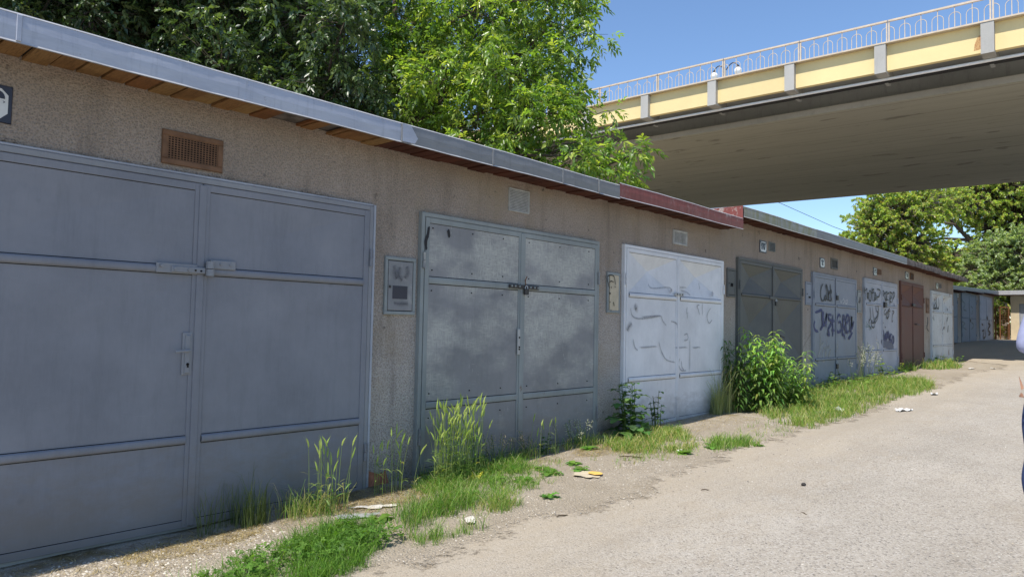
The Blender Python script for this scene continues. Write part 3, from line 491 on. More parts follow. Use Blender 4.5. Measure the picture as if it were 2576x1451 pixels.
# ---- garage 0 (just left of the picture) and 1
garage(-2.75, .3, -2.3, .22, 2.15, fas=[(-3.0,.02,'zinc1')], sof='wood1', leaf='paint5', label='garage next left of the one with big blue-grey doors, beyond the picture edge')
g1, L1, w1, ys = garage(.3, 3.62, .72, 3.33, 2.15, c=2.036, fas=[(.02,3.38,'zinc1')], sof='wood1', skip=[(2.47,2.70),(2.83,2.95)], leaf='paint1', frame='paint1b', rails=(1.6,.555), strip=.045, railh=.026, lowbot=.02,
  label='nearest garage with big blue-grey steel doors under orange soffit boards')
for x in (.95, 2.142): seam(x, 2.65, 2.79, 4.16, M['zinc1'], g1)
vent(1.789, 2.172, 2.248, 2.458, 4.5, M['brownvent'], g1, 'grid', 16, 10, .034)
plate(.62, 1.015, 2.31, 2.51, 4.5, '3', g1, tx=.952)
MB().bev(3.372, 3.392, 4.452, 4.52, .05, 2.2, .004).bev(.5, 3.372, 4.462, 4.52, 2.192, 2.206, .004).build('frame_edging', M['paint6'], g1)
hl, hr = L1
hs = MB().bev(1.765, 2.012, ys-.026, ys-.014, 1.575, 1.636, .004).build('hasp', M['paint1b'], hl)
MB().bev(1.85, 2.06, ys-.036, ys-.0265, 1.582, 1.620, .004).build('strap', M['paint1b'], hs)
bolts([(1.79,1.615),(1.87,1.603),(1.955,1.6)], .011, ys-.036, M['paint1b'], hs)
bolts([(1.995,1.6),(2.03,1.598)], .006, ys-.0367, M['dark'], hs, 'hole')
st = MB().tube([(2.085,ys-.04,1.57),(2.085,ys-.04,1.612)], .026, 12).tube([(2.085,ys-.04,1.616),(2.085,ys-.04,1.662)], .026, 12).build('staple', M['paint1b'], hr)
MB().bev(2.095, 2.262, ys-.026, ys-.012, 1.618, 1.675, .004).build('staple_plate', M['paint1b'], st)
bolts([(2.16,1.65),(2.225,1.65)], .01, ys-.026, M['paint1b'], st)
lp = MB().bev(1.945, 2.005, ys-.011, ys-.002, .955, 1.215, .003).build('lock_plate', M['paint1b'], hl)
MB().bev(1.96, 1.992, ys-.019, ys-.0115, .965, 1.2, .004).build('escutcheon', M['paint1b'], lp)
MB().tube([(1.977,ys-.01,1.105),(1.977,ys-.05,1.105),(1.965,ys-.055,1.104),(1.885,ys-.055,1.1)], .008, 8).build('handle', M['paint1b'], lp)
bolts([(1.977,1.02)], .009, ys-.0195, M['dark'], lp, 'keyhole'); MB().box(1.974,1.981,ys-.027,ys-.0196,1.0,1.02).build('keyhole', M['dark'], lp)
MB().add([(3.40,4.495,.03),(3.6,4.495,.05),(3.58,4.495,.15),(3.5,4.495,.13),(3.41,4.495,.165),(3.40,4.47,.03),(3.6,4.47,.05),(3.55,4.48,.13)], [(5,6,7),(0,1,6,5),(0,5,4),(5,7,3,4),(6,1,2,7)]).build('exposed_brick', M['brick'], g1)
crumb = MB()
for i in range(90):
    x = rnd.uniform(.8,3.3); s = rnd.uniform(.004,.013); z = 2.212+rnd.uniform(0,.018)*math.sin(x*5)**2; crumb.bev(x-s*1.6, x+s*1.6, 4.5-s*.9, 4.505, z-s*.6, z+s*.8, s*.4)
crumb.build('plaster_edge', M['plaster'], g1)

# ---- garage 2
g2, L2, w2, ys = garage(3.62, 6.63, 3.90, 6.36, 2.175, c=5.118, fas=[(3.38,6.33,'zinc2')], leaf='paint2', frame='paint2b', style='scuffed', rails=(1.655,.625), railh=.03, strip=.05,
  label='garage with scuffed grey steel doors and a pale mesh vent, under dull grey fascia')
for x in (3.39, 4.38, 5.35, 5.95): seam(x, 2.65, 2.79, 4.16, M['zinc2'], g2)
MB().add([(3.38,4.1475,2.652),(3.5,4.1475,2.655),(3.53,4.1475,2.70),(3.46,4.1475,2.785),(3.38,4.1475,2.788)], [(0,1,2,3,4)]).build('solder_patch', M['zinc1'], g2)
vent(4.955, 5.25, 2.37, 2.59, 4.5, M['ventgrey'], g2, 'grid', 17, 14, .008)
meter(3.515, 3.83, 1.362, 1.822, 4.5, M['paint2b'], M['paint2'], g2, (3.592,3.742,1.488,1.592))
MB().ribbon([(3.6,1.76),(3.61,1.69),(3.63,1.64)], 4.4785, .075).ribbon([(3.66,1.75),(3.65,1.68),(3.69,1.63)], 4.4784, .08).ribbon([(3.73,1.76),(3.74,1.7),(3.71,1.65)], 4.4783, .07).ribbon([(3.6,1.455),(3.68,1.45),(3.76,1.455)], 4.4786, .06).build('paint_smear', M['soot'], g2)
sp = MB().bev(4.925, 5.352, ys-.03, ys-.0145, 1.640, 1.676, .004).build('strap', M['black'], L2[1])
bolts([(4.95,1.66),(5.0,1.66),(5.06,1.66),(5.22,1.657),(5.28,1.657),(5.33,1.657)], .011, ys-.0305, M['paint2b'], sp, 'strap_hole')
padlock(5.15, 1.64, ys-.02, L2[1]); MB().tube([(5.15,ys-.03,1.67),(5.14,ys-.03,1.72),(5.165,ys-.03,1.76)], .005, 6).build('hook', M['rust'], L2[1])
lp = MB().bev(5.058, 5.092, ys-.024, ys-.0142, 1.02, 1.26, .004).build('lock_plate', M['conc'], L2[0])
bolts([(5.075,1.18),(5.075,1.09),(5.075,1.07)], .009, ys-.0245, M['dark'], lp, 'keyhole')
bolts([(x, z) for x in (3.98,4.45,4.85,5.22,5.7,6.2) for z in (2.09,1.74,1.57,.72,.52)], .006, ys-.0, M['dark'], L2[0], 'rivet')
MB().ribbon([(3.93,2.1),(3.92,2.03),(3.9,1.97),(3.91,1.9)], 4.449, .03).ribbon([(4.15,2.1),(4.17,2.03)], 4.4525, .035).build('rust_patch', M['blk'], g2)
# ---- garage 3
g3, L3, w3, ys = garage(6.63, 9.68, 6.94, 9.39, 2.2, c=8.13, zb=2.665, zt=2.815, fas=[(6.33,9.40,'red')], leaf='paint3', frame='paint3', style='pyr', rails=(1.665,.695), railh=.027,
  label='garage with smeared pale silver doors under flaking red fascia')
vent(8.06, 8.42, 2.355, 2.54, 4.5, M['ventgrey'], g3, 'grid', 12, 10, .022)
meter(6.595, 6.85, 1.45, 1.9, 4.5, M['paint2b'], M['card'], g3, style='board')
strokes('box3', 'blk', g3, 4.474); strokes('smear3', 'soot', g3, 4.449); strokes('blob3', 'soot', g3, 4.4485)
MB().bev(8.03, 8.24, ys-.027, ys-.015, 1.70, 1.735, .004).build('hasp', M['ventgrey'], L3[1])
bolts([(8.07,1.717),(8.135,1.717),(8.2,1.717)], .01, ys-.027, M['black'], L3[1])
# ---- garage 4
g4, L4, w4, ys = garage(9.68, 12.7, 9.95, 12.43, 2.3, c=11.17, zb=2.84, zt=2.985, fas=[(9.41,12.3,'zinc3')], leaf='paint4', frame='paint4', style='diamond', rails=(1.80,.80), railh=.02,
  label='garage with dark grey-green diamond pressed doors behind the tall leafy plants')
MB().bev(9.385, 9.40, 4.163, 9.5, 2.80, 2.99, .003).build('end_flashing', M['red'], g4)
plate(10.747, 11.005, 2.486, 2.675, 4.5, '9707', g4)
vent(11.1, 11.34, 2.535, 2.685, 4.5, M['paint2b'], g4, 'louvre', 1, 7, .006, M['paint4'])
meter(9.6, 9.872, 1.75, 2.16, 4.5, M['paint4'], M['paint4'], g4, (9.7,9.78,1.9,1.95), 'slot')
MB().bev(11.0, 11.25, ys-.03, ys-.015, 1.77, 1.815, .004).build('hasp', M['paint4'], L4[1]); padlock(11.25, 1.74, ys-.01, L4[1], 1.2)
MB().tube([(11.35,ys-.01,1.2),(11.35,ys-.06,1.2),(11.5,ys-.06,1.17)], .01, 6).build('handle', M['black'], L4[1])
# ---- garage 5
g5, L5, w5, ys = garage(12.7, 15.75, 13.03, 15.46, 2.29, c=14.19, zb=2.842, zt=2.988, fas=[(12.3,15.5,'zinc4')], leaf='paint5', frame='paint5', style='flat', rails=(1.76,.775), railh=.022,
  label='garage with mid blue-grey doors sprayed CODER and JUST GREW')
plate(13.442, 13.69, 2.44, 2.625, 4.5, '6826', g5)
vent(14.04, 14.42, 2.46, 2.668, 4.5, M['paint4'], g5, 'louvre', 1, 6, .035, M['paint4'])
meter(12.7, 12.97, 1.735, 2.14, 4.5, M['paint5'], M['paint5'], g5, (12.82,12.92,1.86,1.89), 'slot')
strokes('coder', 'blk', g5, 4.4495); strokes('just', 'navy', g5, 4.4495); strokes('grew', 'navy', g5, 4.4492); strokes('pale5', 'pale', g5, 4.4505); strokes('white5', 'wht', g5, 4.4497)
padlock(14.22, 1.96, ys-.01, L5[1], 1.6); padlock(14.2, .67, ys-.01, L5[1], 1.6)
# ---- garage 6
g6, L6, w6, ys = garage(15.75, 18.75, 16.08, 18.58, 2.37, c=17.33, zb=2.842, zt=2.985, fas=[(15.5,18.2,'zinc4')], leaf='paint6', frame='paint6', style='flat', rails=(1.87,.875), railh=.02,
  label='garage with light grey doors covered in looping tags and the word WAKO')
plate(16.82, 17.07, 2.513, 2.687, 4.5, '6825', g6); vent(17.13, 17.4, 2.55, 2.675, 4.5, M['brownvent'], g6, 'grid', 6, 4, .008, M['paint7'])
meter(15.655, 15.895, 1.67, 2.13, 4.5, M['paint2b'], M['paint2'], g6); MB().ribbon([(15.76,1.99),(15.8,1.93),(15.75,1.87)], 4.474, .04).ribbon([(15.8,2.0),(15.76,1.9)], 4.4738, .03).build('graffiti', M['blk'], g6)
for k, m in (('tag6','blk'),('loops6','blk'),('brown6','brown'),('wako','navy'),('under6','slate'),('green6','teal')): strokes(k, m, g6, 4.4495-(.0006 if k == 'wako' else 0))
MB().bev(17.4, 17.56, ys-.05, ys-.015, 1.83, 1.95, .006).build('lock_box', M['black'], L6[1])
# ---- garage 7
g7, L7, w7, ys = garage(18.75, 21.8, 18.98, 21.2, 2.48, c=20.07, zb=2.842, zt=2.98, fas=[(18.2,21.7,'tar',.012)], leaf='paint7', frame='paint7', style='diamond', rails=(1.92,), railh=.012,
  label='garage with red-brown diamond pressed doors standing slightly open')
plate(19.52, 19.82, 2.598, 2.78, 4.5, '6824', g7); vent(20.0, 20.32, 2.61, 2.78, 4.5, M['brownvent'], g7, 'louvre', 1, 5, .01, M['black'])
MB().bev(19.95, 20.2, ys-.04, ys-.015, 1.94, 2.0, .006).build('hasp', M['black'], L7[1])
MB().tube([(20.2,ys-.01,1.49),(20.2,ys-.06,1.49),(20.5,ys-.06,1.48)], .013, 6).build('handle', M['black'], L7[1])
# ---- garage 8
g8, L8, w8, ys = garage(21.8, 25.27, 22.2, 24.82, 2.4, c=23.5, zb=2.83, zt=2.965, fas=[(21.7,25.6,'tar',.03)], leaf='paint8', frame='paint8', style='pyr', rails=(1.86,.93), railh=.022,
  label='last garage of the row with rust-streaked white doors and ragged roof edge')
plate(22.89, 23.12, 2.517, 2.681, 4.5, '6823', g8); vent(23.21, 23.53, 2.56, 2.69, 4.5, M['paint2b'], g8, 'louvre', 1, 5, .006, M['brownvent'])
meter(21.66, 21.97, 1.81, 2.21, 4.5, M['brownvent'], M['brownvent'], g8, (21.79,21.84,1.95,2.05), 'slot')
strokes('tag8', 'blk', g8, 4.4495); strokes('teal8', 'teal', g8, 4.449); strokes('pil8', 'blk', g8, 4.496)

# ---------------------------------------------------------------- second row, garage across the end, gate
kw = dict(Yw=6.5, Yf=6.2, style='flat', rails=(2.0,), railh=.03, sof='wood2', wallm='plaster', group='garages in the shaded second row')
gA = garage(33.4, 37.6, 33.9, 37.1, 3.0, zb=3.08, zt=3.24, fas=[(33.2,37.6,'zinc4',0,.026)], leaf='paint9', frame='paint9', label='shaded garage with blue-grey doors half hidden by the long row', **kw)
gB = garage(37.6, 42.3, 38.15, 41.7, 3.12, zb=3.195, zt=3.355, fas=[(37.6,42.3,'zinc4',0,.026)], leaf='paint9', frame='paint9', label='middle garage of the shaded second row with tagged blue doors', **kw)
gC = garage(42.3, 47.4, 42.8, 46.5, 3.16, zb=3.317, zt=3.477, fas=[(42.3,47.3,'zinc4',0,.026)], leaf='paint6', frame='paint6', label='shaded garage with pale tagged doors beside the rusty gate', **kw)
plate(37.3, 37.62, 2.87, 3.05, 6.5, '24', gB[0]); plate(42.0, 42.34, 2.93, 3.15, 6.5, '25', gC[0])
strokes('tagB', 'teal', gB[0]); strokes('tagC', 'blk', gC[0]); padlock(40.0, 1.95, 6.44, gB[1][1], 2.5); padlock(44.7, 2.15, 6.44, gC[1][1], 3)
b3 = thing('garage', (47.4, 5.7, gz(47)), 'sunlit garage across the end of the lane with white-edged flat roof', 'garage')
bw = MB().box(47.4, 47.65, 5.35, 5.74, .6, 3.4).box(47.4, 47.65, -.4, 2.8, .6, 3.4).box(47.4, 47.65, 2.8, 5.35, 2.92, 3.4).box(47.65, 52.5, 5.5, 5.74, .6, 3.4).box(47.65, 52.5, -.4, -.1, .6, 3.4)
bw.build('wall', M['tanplaster'], b3)
MB().box(46.92, 52.8, -.6, 6.22, 3.41, 3.6).build('roof', M['tar'], b3)
MB().bev(46.88, 46.915, -.6, 6.22, 3.4, 3.63, .004).build('fascia', M['lip'], b3)
MB().box(46.92, 47.38, -.6, 6.2, 3.385, 3.405).build('soffit', M['wood2'], b3)
MB().box(47.42, 47.46, 4.08, 5.33, .97, 2.9).build('door_leaf', M['paint6'], b3); MB().box(47.42, 47.46, 2.82, 4.06, .97, 2.9).build('door_leaf', M['paint6'], b3)
MB().box(47.4, 47.44, 5.3, 5.35, .97, 2.92).box(47.4, 47.44, 2.8, 5.3, 2.88, 2.92).box(47.4, 47.44, 2.8, 2.85, .97, 2.88).box(47.4, 47.43, 4.05, 4.09, .97, 2.88).box(47.4, 47.43, 2.85, 5.3, 1.9, 1.96).build('door_frame', M['paint5'], b3)
gt = thing('gate', (47.3, 6.1, gz(47)), 'rusty wire mesh gate in the gap between the far garages', 'gate')
for y in (5.80, 6.2, 6.42): MB().bev(47.22, 47.28, y-.03, y+.03, .9, 2.72, .004).build('post', M['rust'], gt)
mb = MB()
for k in range(14): z = 1.05+k*.125; mb.box(47.245, 47.255, 5.83, 6.4, z-.006, z+.006)
for k in range(6): y = 5.88+k*.1; mb.box(47.235, 47.243, y-.005, y+.005, .98, 2.7)
mb.build('mesh_panel', M['rust'], gt); MB().bev(47.21, 47.29, 5.8, 6.45, 2.7, 2.76, .004).build('top_rail', M['rust'], gt)

# ---------------------------------------------------------------- bridge
XE = 22.06
br = thing('bridge', (24, 8, gz(24)), 'road bridge with yellow edge panels passing over the garages', 'bridge')
Y0, Y1 = -24.0, 44.0
def zb_(y): return .012*(y-8)                       # slight fall along the deck
def beam(mb, x0, x1, z0, z1, ya=Y0, yb=Y1, n=8, zt0=None):
    for i in range(n):
        a = ya+(yb-ya)*i/n; b = ya+(yb-ya)*(i+1)/n
        mb.add([(x0,a,z0+zb_(a)),(x1,a,z0+zb_(a)),(x1,b,z0+zb_(b)),(x0,b,z0+zb_(b)),(x0,a,z1+zb_(a)),(x1,a,z1+zb_(a)),(x1,b,z1+zb_(b)),(x0,b,z1+zb_(b))],
               [(0,3,2,1),(4,5,6,7),(0,1,5,4),(2,3,7,6),(3,0,4,7),(1,2,6,5)])
    return mb
beam(MB(), 22.32, 40.0, 9.28, 9.55).build('deck', M['concdark'], br)
beam(MB(), 22.03, 22.5, 9.556, 9.60).build('kerb', M['cream'], br)
gs = MB(); zg, XG, XF = 8.38, 23.95, 40.2
beam(gs, XG+.006, XF, zg, zg+.2); gs.build('girder_soffit', M['under'], br)
beam(MB(), XG+.35, XG+.6, zg+.2, 9.28).build('girder_web', M['concdark'], br); beam(MB(), XF-.6, XF-.3, zg+.2, 9.28).build('girder_web', M['concdark'], br)
beam(MB(), XG, XG+.34, zg+.004, zg+.19).build('girder_lip', M['conc'], br)
beam(MB(), XF-.1, 41.6, 9.28, 9.6).build('far_deck_edge', M['conc'], br)
pil0 = None
for k in range(-8, 13):
    y = 2.76*1.12+2.6*k; yb = y+.15
    if y > 34: continue
    mb = MB(); z0 = 8.70+zb_(y); z1 = 9.553+zb_(y)
    mb.add([(22.045,y-.15,z0+.02),(22.045,y+.15,z0+.02),(22.045,y+.15,z1),(22.045,y-.15,z1),(22.9,y-.15,z0-.02),(22.9,y+.15,z0-.02),(22.9,y+.15,z1-.24),(22.9,y-.15,z1-.24),(22.06,y-.13,z0),(22.06,y+.13,z0)],
           [(0,3,2,1),(0,4,7,3),(1,2,6,5),(4,5,6,7),(0,1,5,4),(3,7,6,2)])
    mb.build('bracket', M['conc'], br)
    ya, yb2 = y+.152, y+2.6-.152
    MB().add([(22.2,ya,8.80+zb_(ya)),(22.2,yb2,8.80+zb_(yb2)),(22.2,yb2,9.553+zb_(yb2)),(22.2,ya,9.553+zb_(ya)),(22.3,ya,8.78+zb_(ya)),(22.3,yb2,8.78+zb_(yb2)),(22.3,yb2,9.553+zb_(yb2)),(22.3,ya,9.553+zb_(ya))],
             [(0,3,2,1),(4,5,6,7),(0,1,5,4),(2,3,7,6),(0,4,7,3),(1,2,6,5)]).build('edge_panel', M['yellow'], br)
    MB().box(22.72, 23.0, y-.05, y+.05, 8.60+zb_(y), 9.28+zb_(y)).build('pipe_hanger', M['concdark'], br)
def longtube(x, z, r, sag=0):
    pts = []
    for i in range(0, 137): y = Y0+.5*i; ph = ((y-2.76*1.12)/2.6) % 1; pts.append((x, y, z+zb_(y)+sag*math.sin(math.pi*ph)))
    return pts
MB().tube(longtube(22.5, 8.655, .05), .045, 8).build('pipe', M['pipew'], br, smooth=True)
MB().tube(longtube(22.75, 8.66, .06), .06, 8).build('cable_duct', M['cable'], br, smooth=True)
MB().tube(longtube(22.75, 8.95, .04, .10), .04, 6).build('cable', M['cable'], br, smooth=True)
def rust_on(y, z): return
jn = 7.138*1.12
for k in range(-6, 9):
    a = jn+2.5*k+.03; b = a+2.5-.06; mb = MB(); zf = 9.6; zt = 10.19
    def zz(y, z): return z+zb_(y)
    X = 22.12
    for y in (a, b): mb.box(X-.02, X+.02, y-.018, y+.018, zz(y, zf), zz(y, zt))
    sp = (b-a)/6
    for j in range(1, 6): y = a+sp*j; mb.box(X-.01, X+.01, y-.009, y+.009, zz(y, zf), zz(y, zt))
    for j in range(0, 7):
        y = a+sp*j; r = sp*.34; pts = []
        h = .44; arc = [(-r, 0), (-r, h-r*.95)]+[(-math.cos(t)*r, h-r*.95+math.sin(t)*r*.95) for t in [math.pi*q/8 for q in range(1, 8)]]+[(r, h-r*.95), (r, 0)]
        if j == 0: arc = [p for p in arc if p[0] >= -.001]
        if j == 6: arc = [p for p in arc if p[0] <= .001]
        mb.tube([(X, y+p[0], zz(y+p[0], zf+p[1])) for p in arc], .0095, 5)
    rp = mb.build('railing_panel', M['cream'], br)
    MB().add([(X-.035,a-.02,zz(a,zt)),(X+.035,a-.02,zz(a,zt)),(X+.035,b+.02,zz(b,zt)),(X-.035,b+.02,zz(b,zt)),(X-.035,a-.02,zz(a,zt)+.05),(X+.035,a-.02,zz(a,zt)+.05),(X+.035,b+.02,zz(b,zt)+.05),(X-.035,b+.02,zz(b,zt)+.05)],
             [(0,3,2,1),(4,5,6,7),(0,1,5,4),(1,2,6,5),(2,3,7,6),(3,0,4,7)]).build('handrail', M['cream'], rp)
rs = MB(); rs.add([(22.197,3.30,8.84),(22.197,3.42,8.83),(22.197,3.40,9.0),(22.197,3.33,9.2),(22.197,3.25,9.24),(22.197,3.244,8.86)], [(0,1,2,3,4,5)]).build('rust_stain', m_spray('rust_bloom', (.5,.2,.06), .6, 20, 0), br)
for y in (-18, 30): MB().box(28, 36, y-.6, y+.6, gz(30)-.5, 8.4+zb_(y)).build('pier', M['conc'], br)
# lamps on the far side of the deck
lx = 37.0
lm = thing('street_lamp', (lx, 17.45, 9.6), 'twin globe street lamp seen through the bridge railing', 'street lamp')
MB().tube([(lx,17.45,9.6),(lx,17.45,15.55),(lx,17.45,15.7)], [.08,.05,.03], 8).build('pole', M['pole'], lm)
for s, gy in ((1, 18.12), (-1, 16.72)):
    pts = [(lx, 17.45+(gy-17.45)*t, 15.58+.42*math.sin(math.pi*min(1,t*.8))-(.1*t)) for t in [i/8 for i in range(9)]]
    MB().tube(pts, .028, 6).build('arm', M['black'], lm)
    zc = pts[-1][2]-.30; gl = MB(); r = .21; V = []; F = []
    for i in range(11):
        for j in range(14): p = math.pi*i/10; q = 2*math.pi*j/14; V.append((lx+r*math.sin(p)*math.cos(q), gy+r*math.sin(p)*math.sin(q), zc+r*math.cos(p)))
    for i in range(10):
        for j in range(14): F.append((i*14+j, (i+1)*14+j, (i+1)*14+(j+1)%14, i*14+(j+1)%14))
    go = MB().add(V, F).build('globe', M['globe'], lm, smooth=True)
    MB().tube([(lx,gy,zc+.19),(lx,gy,pts[-1][2]+.02)], [.09,.05], 8).build('cap', M['black'], go)
mast = thing('lamp_mast', (37.4, 29.3, 9.6), 'tall galvanised mast rising behind the walnut tree', 'mast')
MB().tube([(37.4,29.3,9.0),(37.4,29.3,30)], [.11,.07], 8).build('pole', M['pole'], mast)
MB().tube([(37.4,29.3,29.9),(37.4,28.2,30.6),(37.4,27.2,30.6)], .05, 6).build('arm', M['pole'], mast)
MB().bev(37.2,37.6,26.5,27.3,30.5,30.62,.02).build('lamp_head', M['pole'], mast)
wire = MB().tube([(57.0,26.5,13.5),(59.34,22.98,11.79),(62.33,19.79,9.95),(66,16,8.2)], .025, 4)
tag(wire.build('overhead_wire', M['cable']), 'thin black wire sloping down against the sky under the bridge', 'wire')

# ---------------------------------------------------------------- trees
RG = np.random.default_rng(5)
def unit(a): return a/np.maximum(np.linalg.norm(a, axis=-1, keepdims=True), 1e-9)
def leaves(P, D, L, Wd, droop=.15, fold=.25):
    """P base points, D directions, L lengths, Wd widths -> verts, faces (folded lozenge leaves)"""
    n = len(P); N = unit(RG.normal(size=(n,3))+np.array([0,0,1.6])); S = unit(np.cross(D, N)); N = np.cross(S, D)
    L = L[:,None]; Wd = Wd[:,None]; dn = np.array([0,0,-1.])
    a = P; m = P+D*L*.45; t = P+D*L+dn*L*droop
    V = np.stack([a, m+S*Wd*.5+N*Wd*fold, t, m-S*Wd*.5+N*Wd*fold], 1).reshape(-1,3)
    i = np.arange(n)[:,None]*4; F = np.concatenate([i+np.array([0,1,2]), i+np.array([0,2,3])], 0)
    return V, F
def tints(n, cols, var=.25, rep=4):
    c = np.array(cols)[RG.integers(0, len(cols), n)]*(1+RG.uniform(-var, var, (n,1)))
    return np.repeat(c, rep, 0)
def curve(p, q, sagx=0., n=7, lift=.0):
    p, q = np.array(p, float), np.array(q, float); w = RG.normal(size=3)*np.linalg.norm(q-p)*.07
    return [tuple(p+(q-p)*t+w*math.sin(math.pi*t)+np.array([0,0,lift*math.sin(math.pi*t)])) for t in np.linspace(0, 1, n)]
def tree(name, base, blobs, label, cols, leaf='leafw', barkm='bark', trunk_r=.12, top=None, Ls=(.07,.11), Wf=.42, kt=26, kl=7, comp=True, droop=.25, lean=None, group=None, twr=.006, limbs=None, inner=.55):
    root = thing(name, base, label, 'tree', group)
    B = np.array(base, float); cen = np.array([b[:3] for b in blobs]); top = np.array(top if top is not None else cen.mean(0)+np.array([0,0,1.5]))
    tr = MB(); path = curve(B-np.array([0,0,.3]), top, n=9); tr.tube(path, [trunk_r*(1-.78*i/8) for i in range(9)], 9)
    pa = np.array(path); Ps = []; Ds = []; tw = MB()
    for bx, by, bz, r in blobs:
        c = np.array([bx,by,bz]); d = np.linalg.norm(pa-c, axis=1)+np.maximum(0, pa[:,2]-bz+.3)*2; j = int(d.argmin())
        rad = trunk_r*(1-.78*j/8)*.45; rad = min(rad, .03+.05*r)
        tr.tube(curve(pa[j], c, n=6, lift=.1), [rad*(1-.8*i/5) for i in range(6)], 6)
        K = max(3, int(kt*r*r))
        u = unit(RG.normal(size=(K,3))); rr_ = r*(inner+(1-inner)*RG.random(K)**.5)*RG.uniform(.8,1.12,K); E = c+u*rr_[:,None]*np.array([1,1,.85])
        for k in range(K):
            s = c+(E[k]-c)*RG.uniform(0,.35); tw.tube([s, (s+E[k])/2+RG.normal(size=3)*.04*r, E[k]], [twr*1.6, twr, twr*.5], 3, cap=False)
            dirn = unit(E[k]-c+RG.normal(size=3)*.3*r); m = kl
            base_ = E[k]-dirn*RG.uniform(0, .45*min(1,r), m)[:,None]
            dd = unit(dirn*.6+RG.normal(size=(m,3))*.8+np.array([0,0,-.15])); Ps.append(base_); Ds.append(dd)
    P = np.concatenate(Ps); D = np.concatenate(Ds); n = len(P)
    if comp:                                       # pinnate leaves: three pairs and a tip
        R0 = RG.uniform(.16,.26,n)*(Ls[1]/.11); up = unit(RG.normal(size=(n,3))*.5+np.array([0,0,1.])); S = unit(np.cross(D, up)); PP = []; DD = []; LL = []
        for q, (t, sg) in enumerate([(.35,1),(.35,-1),(.6,1),(.6,-1),(.85,1),(.85,-1),(1.,0)]):
            pt = P+D*(R0*t)[:,None]+np.array([0,0,-1.])*(R0*t*t*droop)[:,None]; PP.append(pt)
            DD.append(unit(D*(.75 if sg else 1)+S*sg*.8+np.array([0,0,-droop])+RG.normal(size=(n,3))*.12)); LL.append(RG.uniform(*Ls, n)*(.8 if t < .5 else 1.05))
        c0 = np.array(cols)[RG.integers(0, len(cols), n)]*(1+RG.uniform(-.2,.2,(n,1))); C = np.concatenate([c0]*7)*(1+RG.uniform(-.1,.1,(7*n,1)))
        P = np.concatenate(PP); D = np.concatenate(DD); L = np.concatenate(LL); C = np.repeat(C, 4, 0)
    else:
        L = RG.uniform(*Ls, n); C = tints(n, cols)
    V, F = leaves(P, D, L, L*Wf, .15)
    if limbs:
        for pts, r0_, r1_ in limbs: tr.tube(pts, [r0_+(r1_-r0_)*i/(len(pts)-1) for i in range(len(pts))], 7)
    t_o = tr.build('trunk', M[barkm], root, smooth=True); tw.build('twigs', M[barkm], t_o)
    npmesh('crown', V, F, M[leaf], root, C); return root
WAL = [[7.66,9.09,6.3,1.0],[8.1,7.85,6.24,1.1],[8.78,7.09,6.32,0.75],[8.66,6.52,5.74,0.5],[7.35,8.03,5.03,0.9],[7.96,7.35,5.11,1.0],[8.45,6.8,5.07,0.6],[7.51,9.3,5.69,0.8],[7.41,8.74,4.62,0.8],[7.71,7.68,4.31,0.8],[7.86,6.76,4.25,0.8],[8.21,6.37,4.32,0.55],[8.31,6.24,4.61,0.35],[8.48,6.07,4.38,0.35],[7.89,6.77,3.72,0.6],[7.92,6.0,3.62,0.45],[8.18,5.71,3.57,0.4],[8.2,5.39,3.42,0.25],[8.34,5.22,3.67,0.2],[8.23,5.62,3.96,0.25],[8.76,6.37,6.18,0.3],[9.47,10.03,6.83,1.5],[10.26,9.17,6.47,1.2],[9.55,10.06,5.28,1.3],[8.75,10.93,5.64,1.2],[8.65,8.14,4.19,0.8],[7.81,8.82,7.7,1.2],[8.35,7.5,7.27,1.0],[8.57,6.54,6.66,0.5]]
DRK = [[1.87,13.15,6.98,0.99],[1.84,11.91,6.07,1.08],[2.23,15.14,6.41,0.94],[2.7,13.2,7.41,0.81],[2.61,12.94,6.34,1.05],[2.78,13.64,6.26,0.99],[3.18,13.47,7.96,0.94],[3.28,12.9,6.57,1.12],[3.01,12.26,5.58,1.12],[3.31,10.67,6.91,0.84],[3.8,11.98,6.7,0.87],[3.45,11.41,5.7,0.98],[4.21,11.68,7.3,1.12],[4.33,11.57,6.5,0.82],[4.59,12.19,6.0,0.98],[4.49,12.06,5.54,0.98],[4.78,11.64,7.97,1.15],[4.32,10.62,6.29,0.81],[4.9,11.72,6.08,0.77],[4.87,11.22,5.53,0.88],[5.13,10.0,7.06,1.15],[5.08,10.44,6.88,0.76],[5.1,10.52,6.0,0.81],[4.75,9.88,4.79,1.13],[5.56,9.34,7.29,0.96],[5.65,9.66,6.6,1.0],[5.61,9.28,5.78,1.04],[6.12,10.77,5.67,0.96],[5.53,9.41,4.59,0.98],[6.02,9.46,7.43,0.77],[6.32,9.35,6.83,0.89],[5.45,7.97,5.27,0.77],[5.81,8.47,4.73,0.93],[5.96,8.74,4.43,0.88],[3.02,17.88,8.44,1.7],[3.1,17.9,6.83,1.7],[3.18,17.93,5.38,1.7],[4.1,16.67,8.47,1.7],[4.18,16.7,6.86,1.7],[4.25,16.73,5.41,1.7],[5.17,15.47,8.5,1.7],[5.25,15.5,6.89,1.7],[5.32,15.53,5.45,1.7],[6.24,14.27,8.53,1.7],[6.32,14.3,6.92,1.7],[6.39,14.32,5.48,1.7],[7.31,13.07,8.57,1.7],[7.39,13.1,6.96,1.7],[7.47,13.12,5.51,1.7],[8.39,11.87,8.6,1.7],[8.47,11.89,6.99,1.7],[8.54,11.92,5.54,1.7]]
R1 = [[50.93,14.77,6.38,2.0],[51.74,13.74,8.01,2.4],[52.75,12.53,9.1,2.6],[51.84,13.52,9.61,1.8],[53.55,11.77,7.26,2.3],[52.54,12.98,6.16,2.3],[54.33,11.0,5.95,1.8],[53.78,11.32,9.93,2.2],[57.11,10.55,10.6,2.0],[50.61,15.18,5.57,1.2]]
